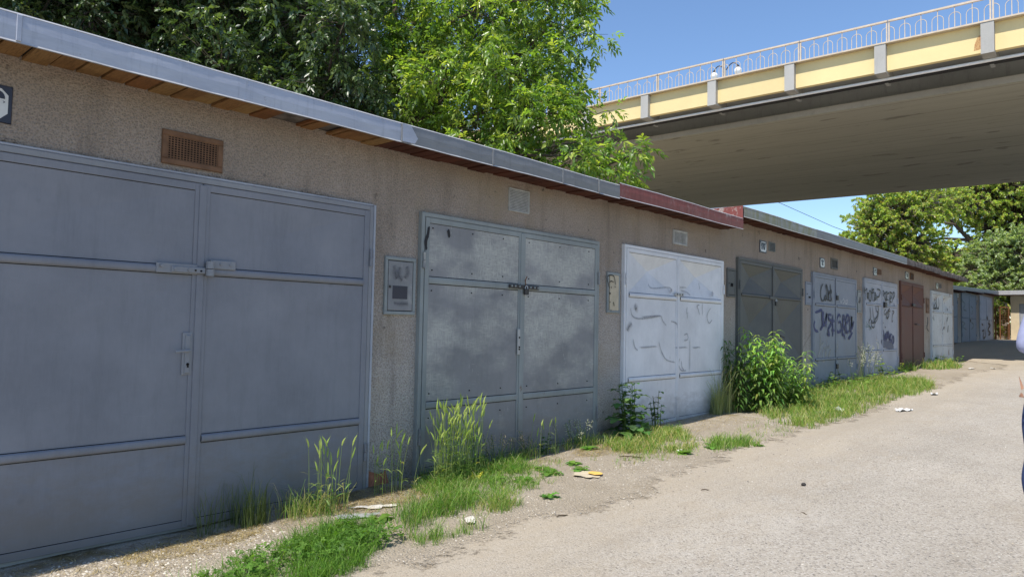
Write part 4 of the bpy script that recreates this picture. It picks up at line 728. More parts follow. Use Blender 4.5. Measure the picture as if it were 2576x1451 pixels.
R2 = [[64.25,10.01,11.58,2.4],[65.62,8.39,12.53,3.0],[64.44,11.37,10.49,1.6],[66.54,7.52,10.42,3.2],[65.38,8.91,9.16,2.2],[67.28,6.88,8.0,3.0],[62.29,11.02,7.17,1.7],[63.16,10.15,5.69,2.2],[66.29,8.03,7.36,2.6],[65.31,10.15,13.94,3.0],[67.98,7.13,14.33,3]]
R3 = [[54.96,8.83,5.38,1.5],[55.6,8.03,6.45,1.7],[56.62,6.85,7.0,1.9],[57.52,5.89,6.5,2.2],[56.03,7.67,4.89,1.8],[57.07,6.5,4.92,2],[54.09,8.37,4.41,1.1]]
wc = [(.16,.27,.05),(.2,.33,.06),(.27,.39,.075),(.12,.21,.045),(.38,.46,.1),(.13,.2,.05)]
wl = [([(8.0,10.4,3.0),(8.0,9.0,3.5),(7.9,7.6,3.55),(8.0,6.7,3.75),(8.11,6.21,3.85),(8.4,5.9,3.6),(8.7,5.55,3.7)],.05,.008),
      ([(8.0,10.4,3.6),(8.1,8.6,4.2),(8.0,7.2,4.0),(7.73,6.64,3.73),(8.2,6.05,3.72),(8.55,5.75,3.47)],.045,.006),
      ([(8.0,10.4,4.5),(8.3,9,5.3),(8.5,7.6,5.6),(8.6,6.8,6.1)],.05,.01)]
tree('walnut_tree', (7.95,10.45,0), WAL, 'bright green walnut tree with long leaves hanging over the garage roofs by the bridge', wc, 'leafw', 'bark', .13, (8.1,10.3,8.5), (.07,.12), .42, 46, 8, True, .35, limbs=wl, twr=.005)
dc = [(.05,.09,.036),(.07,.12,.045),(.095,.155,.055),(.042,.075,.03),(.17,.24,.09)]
tb = [(2.1,13.0),(4.6,12.0),(6.4,10.9)]
tl = ['dark dense tree at the far left above the bright zinc fascia','dark dense tree above the orange soffit boards, second from the left','dark dense tree just left of the bright walnut tree, its trunk showing']
grp = [[],[],[]]
for b in DRK: grp[int(np.argmin([math.hypot(b[0]-t[0], b[1]-t[1])+(0 if b[1] < 14 else .0) for t in tb]))].append(b)
for i, (bx, by) in enumerate(tb):
    ov = [[bx+dx*1.2+q1, by+3.2+q2, z1, 1.9] for dx, q1, q2, z1 in ((-1,0,0,4.2),(1,0,.5,5.2),(0,0,.8,6.8),(-1.5,.3,0,7.8),(1.2,0,0,3.6),(-.2,0,1.5,5.0),(.8,0,1.2,8.2))]+[[bx+dx, by+dy, z, 1.5] for dx, dy, z in ((-1.2,.2,9.2),(.3,-.6,9.0),(-.3,1.2,9.6),(-2.0,-.4,8.4),(-1.0,.2,10.8),(.6,.6,10.6),(-1.6,1.,10.2),(.9,-.2,8.8))] if i < 2 else [[7.2,13.5,4.0,1.6],[8.6,13.8,5.0,1.7],[6.8,14.2,6.0,1.8],[8.0,14,7.4,1.8],[5.8,13.6,4.6,1.6],[9.6,13.2,4.2,1.5],[5.0,10.4,9.0,1.4],[5.6,11.2,9.8,1.4],[4.6,9.8,8.2,1.1]]  # back filling, plus crown lobes above the view added to shade the foliage below
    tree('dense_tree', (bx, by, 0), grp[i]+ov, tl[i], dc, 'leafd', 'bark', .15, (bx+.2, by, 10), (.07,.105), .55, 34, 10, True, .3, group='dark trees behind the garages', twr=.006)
rc = [(.3,.42,.1),(.36,.49,.13),(.42,.51,.15),(.45,.46,.15),(.24,.34,.09),(.44,.38,.17)]
tree('broad_tree', (53,12.6,.9), R1, 'leafy tree left of the others beyond the last roof, sky at its left', rc, 'leafr', 'barkpale', .3, (53,12.4,8.5), (.12,.22), .55, 34, 40, False, twr=.025, group='trees beyond the far garages', inner=.55)
lb = [([(65.5,8.9,5.0),(65.54,8.96,6.5),(64.21,10.29,8.4),(63.34,11.18,9.6),(61.9,12.77,9.9)],.3,.05), ([(64.21,10.29,8.4),(62.9,11.8,8.5),(61.9,12.8,8.3)],.14,.04), ([(66,8.3,5),(65.76,8.44,9.79),(65.57,8.52,11.6),(65.0,9.07,13)],.3,.1), ([(63.34,11.18,9.6),(62.6,12,10.8)],.1,.03)]
tree('broad_tree', (66,8.4,1), R2, 'tall tree with bare dark limbs and sky gaps under the bridge edge', rc, 'leafr', 'bark', .4, (66,8.4,13), (.13,.24), .55, 27, 42, False, twr=.03, group='trees beyond the far garages', limbs=lb, inner=.55)
tree('willow_bush', (56.3,7.3,1), R3, 'grey-green bushy tree right above the far garage roofs', [(.3,.38,.2),(.36,.44,.24),(.4,.47,.28),(.24,.32,.16)], 'leafr', 'barkpale', .2, (56.3,7.3,5), (.12,.22), .55, 44, 34, False, twr=.02, inner=.3)
tree('hedge_shrub', (49.6,6.6,.96), [[49.8,6.9,1.7,.9],[49.9,6.0,1.6,.8],[49.9,6.5,2.7,.8],[50.2,7.3,2.9,.9],[49.8,6.1,3.3,.5],[50.3,6.6,3.6,.7]], 'bright leafy shrub showing through the rusty gate', [(.1,.16,.03),(.13,.19,.04),(.16,.18,.05)], 'leafr', 'barkpale', .06, (49.9,6.6,3), (.12,.2), .7, 60, 14, False, twr=.01, inner=.2)
Ps = []; 
for x, y, h in ((75,30,9),(80,20,10),(84,10,9),(86,-2,10),(88,-16,9),(70,40,9),(64,52,10)):
    for _ in range(12): c = np.array([x+rnd.uniform(-4,4), y+rnd.uniform(-5,5), h*rnd.uniform(.2,.85)]); Ps.append(c+RG.normal(size=(260,3))*1.3)
Ps = np.concatenate(Ps); Dd = unit(RG.normal(size=Ps.shape)); V, F = leaves(Ps, Dd, RG.uniform(.5,.8,len(Ps)), RG.uniform(.3,.5,len(Ps)))
tag(npmesh('far_wood', V, F, M['leafr'], None, tints(len(Ps), rc)), 'far-off wood beyond the last garages', 'wood', kind='stuff')

# ---------------------------------------------------------------- ground plants
def inpoly(poly, n):
    P = np.array(poly); lo, hi = P.min(0), P.max(0); out = []
    while len(out) < n:
        q = lo+(hi-lo)*RG.random(2); ins = False; j = len(P)-1
        for i in range(len(P)):
            if (P[i,1] > q[1]) != (P[j,1] > q[1]) and q[0] < (P[j,0]-P[i,0])*(q[1]-P[i,1])/(P[j,1]-P[i,1])+P[i,0]: ins = not ins
            j = i
        if ins: out.append(q)
    return np.array(out)
def HGv(Q): return np.array([HG(a, b) for a, b in Q])
def blades(Q, h, w, lean, cols, zoff=-.004, flat=0.):
    n = len(Q); z = HGv(Q)+zoff; B = np.column_stack([Q, z]); a = RG.uniform(0, 2*math.pi, n); dr = np.column_stack([np.cos(a), np.sin(a), np.zeros(n)])
    s = RG.uniform(0, 2*math.pi, n); S = np.column_stack([np.cos(s), np.sin(s), np.zeros(n)])*w[:,None]*.5; ln = (lean*RG.random(n)**.7*h)[:,None]
    hh = h[:,None]*(1-flat); up = np.array([0,0,1.])
    m1 = B+up*hh*.5+dr*ln*.22; m2 = B+up*hh*.85+dr*ln*.6; tip = B+up*hh*(1-.25*RG.random((n,1))*lean)+dr*ln*1.1
    V = np.stack([B-S, B+S, m1-S*.85, m1+S*.85, m2-S*.5, m2+S*.5, tip], 1).reshape(-1,3); i = np.arange(n)[:,None]*7
    F = np.concatenate([i+np.array(f) for f in ((0,1,3),(0,3,2),(2,3,5),(2,5,4),(4,5,6))], 0)
    return V, F, tints(n, cols, .3, 7)
GC = [(.13,.27,.04),(.16,.31,.05),(.2,.34,.06),(.1,.2,.035),(.28,.38,.1),(.42,.42,.2)]
GY = GC+[(.48,.44,.18),(.38,.4,.12),(.56,.47,.24)]
GD = [(.09,.2,.03),(.12,.25,.04),(.075,.16,.028),(.15,.28,.045)]
STRAW = [(.5,.4,.2),(.42,.33,.17),(.55,.46,.27),(.33,.25,.13)]
def patch(name, polys, h, w, lean, cols, label, cat='grass', clump=9):
    Vs = []; Fs = []; Cs = []; k = 0
    for poly, n in polys:
        if clump:
            nc = max(6, n//clump); cc = inpoly(poly, nc)+RG.normal(size=(nc,2))*.035; sc = RG.gamma(2.0, .5, nc); keep = np.array([math.sin(3.1*c[0]+1.7*c[1]*3)*math.sin(5.3*c[1]-2.2*c[0])+RG.normal()*.5 > -.45 for c in cc]); cc = cc[keep]; sc = sc[keep]
            Q = np.repeat(cc, clump, 0)+RG.normal(size=(len(cc)*clump, 2))*.017*(1+cc.mean(0)[0]*.04); hs = np.repeat(np.clip(.45+.45*sc, .4, 1.5), clump)
        else: Q = inpoly(poly, n); hs = np.ones(n)
        m = len(Q); V, F, C = blades(Q, RG.uniform(*h, m)*hs, RG.uniform(*w, m), lean*1.25, cols); Vs.append(V); Fs.append(F+k); Cs.append(C); k += len(V)
    return tag(npmesh(name, np.concatenate(Vs), np.concatenate(Fs), M['grass'], None, np.concatenate(Cs)), label, cat, kind='stuff')
def disc(x, y, r, ry=None, n=10): ry = ry or r; return [(x+math.cos(t)*r*(.8+.3*rnd.random()), y+math.sin(t)*ry*(.8+.3*rnd.random())) for t in [2*math.pi*i/n for i in range(n)]]
P1 = [(1.2,3.1),(1.45,3.4),(1.7,3.55),(1.94,3.62),(2.25,3.7),(2.69,3.82),(2.82,3.66),(2.7,3.44),(2.52,3.27),(2.23,3.06),(1.8,2.95)]
P4 = [(3.84,4.40),(4.57,4.42),(4.87,4.26),(4.72,3.92),(4.32,3.5),(3.9,3.5),(3.5,3.5),(3.5,3.7),(3.6,4.14)]
P7 = [(6.0,4.1),(7.2,4.38),(7.44,4.09),(6.9,3.55),(6.4,3.35),(5.8,3.7)]
P9 = [(9.7,4.1),(11,4.3),(12.71,4.42),(15.2,4.4),(15.9,3.5),(15.2,3.0),(13.93,2.84),(11.87,3.0),(10.6,2.95),(9.28,2.95),(8.5,2.95),(8.7,3.45)]
patch('grass_patch', [(P1, 9500)], (.04,.12), (.0025,.0045), 1.0, GD+GC[:3], 'deep green grass and clover patch at the bottom left edge of the road')
patch('grass_patch', [(P4, 6500), (disc(4.15,4.0,.45,.3), 3000)], (.03,.1), (.0025,.0045), 1.3, GC+GD+GC, 'green grass below the tall barley at the second door')
patch('grass_patch', [(disc(3.3,3.62,.32,.16), 1700), (disc(3.05,3.45,.13,.08), 450)], (.06,.15), (.0025,.004), .8, GD+GC, 'thick dark grass tuft in front of the barley')
patch('grass_patch', [(disc(2.95,3.22,.16,.1), 700), (disc(3.2,3.16,.06), 140)], (.04,.1), (.0025,.004), .9, GC, 'small low grass tuft nearest the road')
patch('grass_patch', [([(2.75,3.2),(3.5,3.3),(4.6,3.55),(5.2,3.9),(5,4.2),(3.3,4.0),(2.8,3.8)], 1500)], (.02,.07), (.0025,.004), 1.2, GC+GY, 'sparse short grass blades scattered over the dirt by the barley', clump=6)
patch('grass_patch', [([(5.2,3.4),(7.6,2.95),(9.2,3.1),(9.2,3.5),(7.2,3.6),(5.4,4.1)], 1500)], (.02,.07), (.003,.005), 1.2, GC+GY, 'sparse short grass blades scattered over the dirt below the silver doors', clump=6)
patch('grass_patch', [(disc(3.68,3.35,.16,.1), 650)], (.05,.12), (.0025,.004), .9, GC+GY, 'small grass tuft right of the white lime lump')
patch('grass_patch', [(P7, 6200), (disc(6.9,4.0,.5,.3), 1500)], (.03,.1), (.004,.006), .9, GY, 'yellowing grass below the silver doors')
patch('grass_patch', [(disc(6.95,3.2,.36,.2), 1500)], (.05,.12), (.004,.006), .9, GC, 'round green grass patch at the road edge under the silver doors')
patch('grass_patch', [(P9, 21000), (disc(10.9,3.6,1.1,.5), 5000), (disc(14.3,3.4,1.4,.5), 7000)], (.05,.16), (.004,.007), .8, GC+GY[6:8], 'long band of bright grass from the tall leafy plants to the light grey doors')
patch('grass_patch', [(disc(20.6,3.9,1.3,.4), 1600), (disc(22.2,4.2,.8,.2), 900), (disc(19.0,4.3,.6,.12), 500)], (.06,.2), (.008,.014), .9, GC+GY, 'sparse grass at the foot of the last garages')
patch('grass_patch', [(disc(2.28,4.28,.24,.1), 330)], (.14,.30), (.0025,.004), .35, [(.12,.16,.05),(.16,.19,.07),(.1,.14,.04)], 'thin upright grass stalks at the foot of the big blue-grey door')
patch('grass_patch', [(disc(2.75,4.2,.24,.14), 620)], (.06,.2), (.003,.005), .8, GY, 'yellow-green grass around the small barley tuft')
patch('grass_patch', [(disc(9.3,4.35,.5,.12), 700)], (.2,.55), (.003,.006), .5, [(.3,.33,.15),(.22,.26,.1),(.36,.37,.2)], 'wispy seeding grass beside the silver doors, right of their centre')
patch('grass_patch', [(disc(4.9,4.35,.7,.1), 1000), (disc(5.9,4.28,.6,.1), 1100)], (.04,.14), (.003,.005), .9, GY, 'low weedy grass along the foot of the scuffed grey doors')
# dry straw and thatch lying on the dirt strip
Q = np.concatenate([inpoly([(.9,4.0),(1.2,3.7),(2.3,3.95),(3.3,3.75),(4.6,3.95),(5.6,3.9),(6.6,4.0),(9,3.6),(9,4.4),(3.3,4.4),(.9,4.4)], 5200), inpoly(disc(3.3,4.15,.6,.25), 2600), inpoly(disc(1.95,4.15,.5,.16), 1500), inpoly(disc(6.0,3.95,.6,.25), 1800), inpoly([(9.5,3.1),(16,2.8),(18,3.6),(18,4.3),(9.5,4.2)], 3500)])
n = len(Q); V, F, C = blades(Q, RG.uniform(.03,.1,n), RG.uniform(.0025,.004,n), 1.4, STRAW+[(.16,.12,.06)], .002, .85)
tag(npmesh('dry_straw', V, F, M['grass'], None, C), 'pale dry straw and thatch lying along the foot of the garages', 'straw', kind='stuff')
# clover leaves in the near patch
def flatleaves(Q, h, r, cols, name, label, cat, k=3):
    V = []; F = []; m = 0; C = []
    for q in Q:
        z = HG(*q)+RG.uniform(*h); rr1 = RG.uniform(*r); a0 = RG.uniform(0, 6.28); tl_ = RG.normal(size=2)*.35; c = np.array(cols[RG.integers(0,len(cols))])*(1+RG.uniform(-.25,.25))
        for j in range(k):
            a = a0+j*2*math.pi/k; d = np.array([math.cos(a), math.sin(a), tl_@[math.cos(a), math.sin(a)]]); s = np.array([-math.sin(a), math.cos(a), tl_@[-math.sin(a), math.cos(a)]])
            b = np.array([q[0], q[1], z]); V += [b, b+d*rr1*.6+s*rr1*.5, b+d*rr1*1.05+s*rr1*.2, b+d*rr1*1.05-s*rr1*.2, b+d*rr1*.6-s*rr1*.5]
            F += [(m,m+1,m+2),(m,m+2,m+3),(m,m+3,m+4)]; C += [c]*5; m += 5
    return tag(npmesh(name, np.array(V), np.array(F), M['herb'], None, np.array(C)), label, cat, kind='stuff')
flatleaves(np.concatenate([inpoly(disc(x_,y_,.24,.13), 260) for x_,y_ in ((1.75,3.35),(2.05,3.5),(2.3,3.35),(2.55,3.6),(2.6,3.4))]), (.02,.1), (.009,.018), GD, 'clover', 'dark green clover leaves spread through the near grass patch', 'clover')
def outline_leaf(kind):
    if kind == 'lance': return [(0,0),(.2,.13),(.5,.16),(.8,.08),(1,0)]
    if kind == 'oval': return [(0,.02),(.15,.18),(.4,.3),(.7,.26),(.92,.1),(1,0)]
    return [(0,.03),(.14,.05),(.2,.2),(.27,.07),(.38,.09),(.46,.27),(.53,.1),(.62,.13),(.72,.3),(.8,.12),(.9,.14),(1,0)]   # toothed
def herb_leaf(mb, p, d, L, kind, droop, col, wf=1.):
    p = Vector(p); d = Vector(d).normalized(); s = d.cross(Vector((0,0,1)))
    s = s.normalized() if s.length > .01 else Vector((1,0,0)); nn = s.cross(d); pts = outline_leaf(kind); vs = []
    for t, w in pts:
        c = p+d*(L*t)-Vector((0,0,1))*(droop*L*t*t); up = nn*(w*L*.25*wf); vs += [c+s*(w*L*wf)+up, c, c-s*(w*L*wf)+up]
    m = len(pts); fs = []
    for i in range(m-1): fs += [(3*i,3*i+1,3*i+4,3*i+3),(3*i+1,3*i+2,3*i+5,3*i+4)]
    mb.add(vs, fs, tuple(c*rnd.uniform(.8,1.2) for c in col))
def plant(name, label, cat, x, y, stems, h, spread, kind, L, step, droop, cols, bare=.0, lean=(0,0), group=None, wf=1., up=.5, stemc=(.12,.17,.05), sr=.004, rad=.1, taper=.45, tipup=False, paletop=0):
    base = (x, y, HG(x, y)); root = thing(name, base, label, cat, group); sm = MB(); lm_ = MB()
    for i in range(stems):
        a = rnd.uniform(0, 6.283); r = rad*math.sqrt(rnd.random()); hh = h*rnd.uniform(.42, 1.08)*(1-.25*r/max(rad,.01)); lx_, ly_ = math.cos(a)*spread*rnd.random()*hh+lean[0]*hh, math.sin(a)*spread*rnd.random()*hh+lean[1]*hh
        bx, by = x+math.cos(a)*r, y+math.sin(a)*r; z0 = HG(bx, by)-.01; ph = rnd.uniform(0, 6.28)
        path = [Vector((bx+lx_*t*t, by+ly_*t*t, z0+hh*t)) for t in [j/6 for j in range(7)]]
        sm.tube(path, [sr*(1-.11*j) for j in range(7)], 4, stemc)
        nl = max(2, int(hh*(1-bare)/step))
        for j in range(nl):
            t = bare+(1-bare)*(j+.5)/nl; k = min(5, int(t*6)); p = path[k].lerp(path[k+1], t*6-k); az = ph+j*2.4
            LL = L*(1-taper*t)*rnd.uniform(.75,1.15); herb_leaf(lm_, p, (math.cos(az), math.sin(az), up+rnd.uniform(-.2,.3)+(.5*t if tipup else 0)), LL, kind, droop, tuple(k*(1+.9*t*t*paletop) for k in cols[rnd.randrange(len(cols))]), wf)  # higher leaves paler: young growth, plus sunlit tops put into the colour
    sm.build('stems', M['herb'], root); lm_.build('leaves', M['herb'], root, smooth=True); return root
gdn = [(.14,.23,.055),(.18,.28,.06),(.22,.33,.08),(.1,.17,.045)]
plant('goldenrod_shrub', 'tallest bright leafy plant with drooping narrow leaves before the dark diamond doors', 'plant', 9.78, 4.02, 32, 1.27, .14, 'lance', .18, .019, .9, gdn, .06, rad=.22, up=.75, sr=.005, taper=.1, paletop=1, wf=.62)
plant('goldenrod_shrub', 'shaded leafy plant against the pillar left of the dark diamond doors', 'plant', 9.5, 4.28, 18, 1.24, .08, 'lance', .16, .02, .9, [(.08,.15,.035),(.1,.18,.045)], .1, rad=.15, wf=.62, up=.6, sr=.005, taper=.2)
plant('goldenrod_shrub', 'lower right part of the bright leafy plants before the dark diamond doors', 'plant', 10.3, 3.82, 22, .85, .18, 'lance', .17, .019, .9, gdn, .06, rad=.24, up=.75, sr=.005, taper=.1, paletop=1, wf=.62)
plant('goldenrod_shrub', 'short leafy shoots in the grass left of the blue-grey sprayed doors', 'plant', 11.6, 3.95, 14, .42, .2, 'lance', .13, .03, .5, gdn, .05, rad=.35, up=.5)
plant('sow_thistle', 'tall toothed-leaf thistle at the pillar left of the silver doors', 'plant', 6.72, 4.22, 11, .74, .2, 'tooth', .3, .06, .55, [(.11,.2,.06),(.14,.25,.08),(.09,.16,.05)], .05, rad=.12, up=.7, wf=1.1, sr=.007)
plant('sow_thistle', 'smaller dark toothed thistle in front of the left silver door', 'plant', 7.3, 4.25, 5, .58, .18, 'tooth', .19, .055, .7, [(.06,.11,.045),(.08,.14,.055)], .2, rad=.07, up=.8, wf=.9, sr=.007)
plant('broadleaf_weed', 'leafy weed with long arching stalk before the light grey doors', 'plant', 15.7, 3.85, 12, .45, .5, 'lance', .26, .06, .5, gdn, .0, rad=.3, up=.5, wf=1.2)
plant('broadleaf_weed', 'leafy weeds at the foot of the doors sprayed JUST GREW', 'plant', 13.6, 4.15, 22, .34, .4, 'lance', .24, .05, .5, gdn, .0, rad=.6, up=.6, wf=1.3)
plant('broadleaf_weed', 'low leafy weed at the foot of the rust-streaked last doors', 'plant', 22.4, 4.3, 14, .36, .5, 'oval', .2, .06, .4, gdn, .0, rad=.5, up=.5)
plant('broadleaf_weed', 'small upright weed at the centre of the scuffed grey doors', 'plant', 5.3, 4.3, 5, .3, .25, 'oval', .08, .035, .4, [(.06,.11,.035),(.08,.14,.04)], .1, rad=.06)
ros = [(4.2,3.9,.12,'right of the yellow wrapper'),(4.45,4.15,.15,'in the grass before the left scuffed door'),(3.75,3.75,.12,'in the grass left of the yellow wrapper'),(2.95,3.75,.12,'beside the flat grey slab'),(4.78,3.9,.12,'at the right end of the grass by the barley'),(5.1,3.8,.1,'on bare dirt before the right scuffed door'),(12.6,3.4,.2,'in the band of grass before the blue-grey sprayed doors'),(13.8,3.3,.2,'in the band of grass before the light grey doors'),(4.68,3.72,.13,'beside the bare dirt right of the barley'),(4.95,3.62,.12,'right of the barley, on the dirt'),(4.1,3.27,.12,'near the road below the barley'),(5.75,4.1,.13,'below the scuffed right door'),(6.1,3.95,.1,'on the dirt left of the yellowing grass'),(6.25,3.36,.13,'at the road edge with the white scrap'),(6.7,3.28,.14,'with broad leaves at the road edge'),(7.15,2.98,.1,'nearest the road under the silver doors'),(4.55,4.0,.14,'among the grass right of the barley'),(4.35,3.72,.12,'in the grass below the barley')]
for x, y, L, wh in ros:
    b = (x, y, HG(x, y)); mb = MB(); k = rnd.randrange(2)
    for j in range(11): a = j*2.4+rnd.random(); herb_leaf(mb, b, (math.cos(a), math.sin(a), rnd.uniform(.15,.9)), L*rnd.uniform(.6,1.1), ('tooth','oval')[k], .45, GD[rnd.randrange(4)] if j % 2 else GC[rnd.randrange(3)], 1.1)
    tag(mb.build('leaf_rosette', M['herb'], None, loc=b), 'low rosette of '+('toothed' if k == 0 else 'rounded')+' green leaves '+wh, 'plant', 'leaf rosettes on the dirt')
def barley(label, x, y, rx, ry, n, h, group='wild barley tufts'):
    root = thing('wild_barley', (x, y, HG(x, y)), label, 'plant', group); sm = MB(); er = MB(); aw = MB()
    for i in range(n):
        a = rnd.uniform(0, 6.28); q = math.sqrt(rnd.random()); bx, by = x+math.cos(a)*rx*q, y+math.sin(a)*ry*q; hh = h*rnd.uniform(.5,1.05); la = rnd.uniform(0, 6.28); ln = hh*rnd.uniform(.02,.2); z0 = HG(bx, by)
        pt = [Vector((bx+math.cos(la)*ln*t*t, by+math.sin(la)*ln*t*t, z0+hh*t)) for t in [j/5 for j in range(6)]]
        c = rnd.choice([(.2,.3,.07),(.25,.34,.09),(.3,.37,.12)]); sm.tube(pt, [.002,.002,.0018,.0016,.0014,.0012], 3, c)
        d = (pt[5]-pt[4]).normalized(); el = rnd.uniform(.06,.095); b = d.cross(Vector((math.sin(la), math.cos(la), .2))).normalized(); ec = rnd.choice([(.42,.52,.14),(.5,.57,.18),(.36,.47,.12)])
        dr = Vector((math.cos(la), math.sin(la), -.5))*rnd.uniform(0,.35)
        e = [pt[5]+(d+dr*t)*(el*t) for t in (0,.15,.4,.7,1)]; er.tube(e, [.002,.0048,.0058,.0045,.0015], 5, ec)
        dd = (e[4]-e[3]).normalized()
        for j in range(9):
            t = e[1+j % 3]; w = Vector((rnd.uniform(-1,1), rnd.uniform(-1,1), rnd.uniform(-.4,.4)))*.28; v = (dd+w).normalized()*.05; s = v.cross(Vector((.3,.2,.9))).normalized()*.0006
            aw.add([t-s, t+s, t+v], [(0,1,2)], tuple(k*1.15 for k in ec))
        for j in range(2):
            k = rnd.randrange(1,4); a2 = rnd.uniform(0,6.28); herb_leaf(sm, pt[k], (math.cos(a2), math.sin(a2), 1.0), rnd.uniform(.08,.15), 'lance', .5, c, .25)
    sm.build('stalks', M['grass'], root); o = er.build('ears', M['grass'], root); aw.build('awns', M['grass'], o)
barley('tall dense tuft of green wild barley before the left scuffed door', 4.02, 4.13, .28, .1, 125, .56)
barley('thin tuft of wild barley at the pillar beside the exposed brick', 3.45, 4.2, .18, .1, 16, .42)
barley('small wild barley tuft before the right blue-grey door', 2.8, 4.1, .16, .08, 17, .46)
barley('few wild barley ears standing at the centre of the scuffed doors', 5.2, 4.22, .18, .08, 6, .34)
def seedweed(label, x, y, n, h, fc, rad=.15, fs=.006):
    root = thing('flowering_weed', (x, y, HG(x, y)), label, 'plant', 'thin flowering weeds'); sm = MB(); fm = MB()
    for i in range(n):
        a = rnd.uniform(0,6.28); r = rad*rnd.random(); bx, by = x+math.cos(a)*r, y+math.sin(a)*r; hh = h*rnd.uniform(.55,1.05); z0 = HG(bx, by); l = rnd.uniform(.05,.4)*hh
        pt = [Vector((bx+math.cos(a)*l*t*t, by+math.sin(a)*l*t*t, z0+hh*t)) for t in (0,.3,.6,.8,1)]; sm.tube(pt, [.002+fs*.1]*5, 3, (.2,.25,.1))
        for j in range(14):
            t = rnd.uniform(.55,1); k = min(3, int(t*4)); p = pt[k].lerp(pt[k+1], t*4-k if t < 1 else 1)+Vector((rnd.uniform(-1,1), rnd.uniform(-1,1), rnd.uniform(-.6,.6)))*fs*4
            fm.add([p+Vector((fs,0,0)), p+Vector((0,fs,fs*.4)), p+Vector((-fs,0,0)), p+Vector((0,-fs,-fs*.4)), p+Vector((0,0,fs))], [(0,1,4),(1,2,4),(2,3,4),(3,0,4)], fc)
    sm.build('stems', M['grass'], root); fm.build('flower_heads', M['herb'], root)
seedweed('brownish seeding weeds below the left scuffed door, right of the barley', 4.65, 4.3, 12, .28, (.4,.34,.24))
seedweed('seeding weeds just right of the centre of the scuffed doors', 5.05, 4.28, 10, .26, (.38,.3,.24))
seedweed('pale seeding weeds below the right scuffed door', 5.85, 4.25, 16, .26, (.46,.46,.36), .3)
seedweed('white flowering weeds before the doors sprayed JUST GREW', 14.4, 4.2, 13, .78, (.5,.5,.4), .3, .010)
seedweed('white flowering weeds at the pillar right of the doors sprayed JUST GREW', 15.6, 4.2, 10, .8, (.5,.5,.4), .28, .010)

# ---------------------------------------------------------------- gravel, litter
V = []; F = []; C = []; m = 0
def peb(x, y, s, c):
    global m
    z = HG(x, y)+(.008 if y < yedge(x) else 0); a = rnd.uniform(0,3.14); ca, sa = math.cos(a), math.sin(a); e = rnd.uniform(.6,1); hh = s*rnd.uniform(.35,.8)
    pts = [(ca*s,sa*s,0),(-sa*s*e,ca*s*e,.1*s),(-ca*s,-sa*s,0),(sa*s*e,-ca*s*e,.1*s),(ca*s*.3,sa*s*.3,hh),(-ca*s*.45,-sa*s*.2,hh*.9)]
    V.extend([(x+p[0], y+p[1], z+p[2]-.001) for p in pts]); C.extend([c]*6)
    F.extend([(m,m+1,m+4),(m+1,m+5,m+4),(m+1,m+2,m+5),(m+2,m+3,m+5),(m+3,m+4,m+5),(m+3,m,m+4)]); m += 6
PC = [(.5,.46,.39),(.38,.34,.28),(.6,.56,.48),(.22,.2,.17),(.14,.13,.12),(.44,.38,.29)]
for i in range(15000):
    x = 1+rnd.random()**1.7*12; y = rnd.uniform(.2,4.4) if rnd.random() < .45 else rnd.gauss(yedge(x)+.25,.35)
    if y > 4.45 or (y < 2.6 and rnd.random() < .3): continue
    peb(x, y, rnd.uniform(.002,.0065)*(1+x*.05), rnd.choice(PC))
for i in range(1500): x = rnd.uniform(.8,2.4); peb(x, rnd.uniform(3.6,4.3), rnd.uniform(.004,.011), rnd.choice(PC[:3]+PC[5:]))
tag(npmesh('gravel', np.array(V), np.array(F), M['pebble'], None, np.array(C)), 'loose light and dark gravel over the road and dirt strip', 'gravel', kind='stuff')
def sheet(name, label, cat, x, y, rx, ry, mat, rot=0, h=.02, n=7, group=None, jag=.2):
    z = HG(x, y)+(.012 if y < yedge(x) else .006); mb = MB(); vs = []; ph = [rnd.uniform(-jag, jag) for _ in range(24)]
    for i in range(n+1):
        for j in range(24):
            t = i/n; a = 2*math.pi*j/24; rr1 = t*(1+ph[j]); px, py = math.cos(a)*rx*rr1, math.sin(a)*ry*rr1
            vs.append((x+px*math.cos(rot)-py*math.sin(rot), y+px*math.sin(rot)+py*math.cos(rot), z+h*abs(math.sin(px*25+1)*math.cos(py*31+x))*(.4+.6*t)+rnd.uniform(0,h*.15)))
    fs = [(i*24+j, (i+1)*24+j, (i+1)*24+(j+1)%24, i*24+(j+1)%24) for i in range(n) for j in range(24)]
    mb.add(vs, fs); return tag(mb.build(name, M[mat], None, loc=(x,y,z)), label, cat, group)
sheet('plastic_scrap', 'white crumpled plastic on the road before the grass band', 'litter', 11.0, 2.56, .17, .07, 'paper', -.3, .035, group='litter')
sheet('plastic_scrap', 'white crumpled plastic lying in the grass before the tall plants', 'litter', 10.45, 3.25, .08, .06, 'paper', 1.2, .07, group='litter')
sheet('plastic_scrap', 'thin white scrap at the far tip of the grass band', 'litter', 13.46, 2.68, .12, .05, 'paper', 0, .03, group='litter')
sheet('plastic_scrap', 'small white scrap at the road edge below the silver doors', 'litter', 6.3, 3.42, .03, .02, 'paper', 0, .02, group='litter')
sheet('plastic_scrap', 'flat pale scrap on the dirt by the last garage', 'litter', 20.6, 3.3, .3, .06, 'whitestone', 0, .02, group='litter')
sheet('plastic_scrap', 'flat pale scrap on the sunlit road beyond the last garage', 'litter', 21.6, 3.0, .22, .05, 'whitestone', .3, .02, group='litter')
cb = sheet('cardboard', 'flat torn cardboard with an ochre top on the dirt', 'litter', 4.85, 3.46, .115, .12, 'card', -.84, .006, 4)
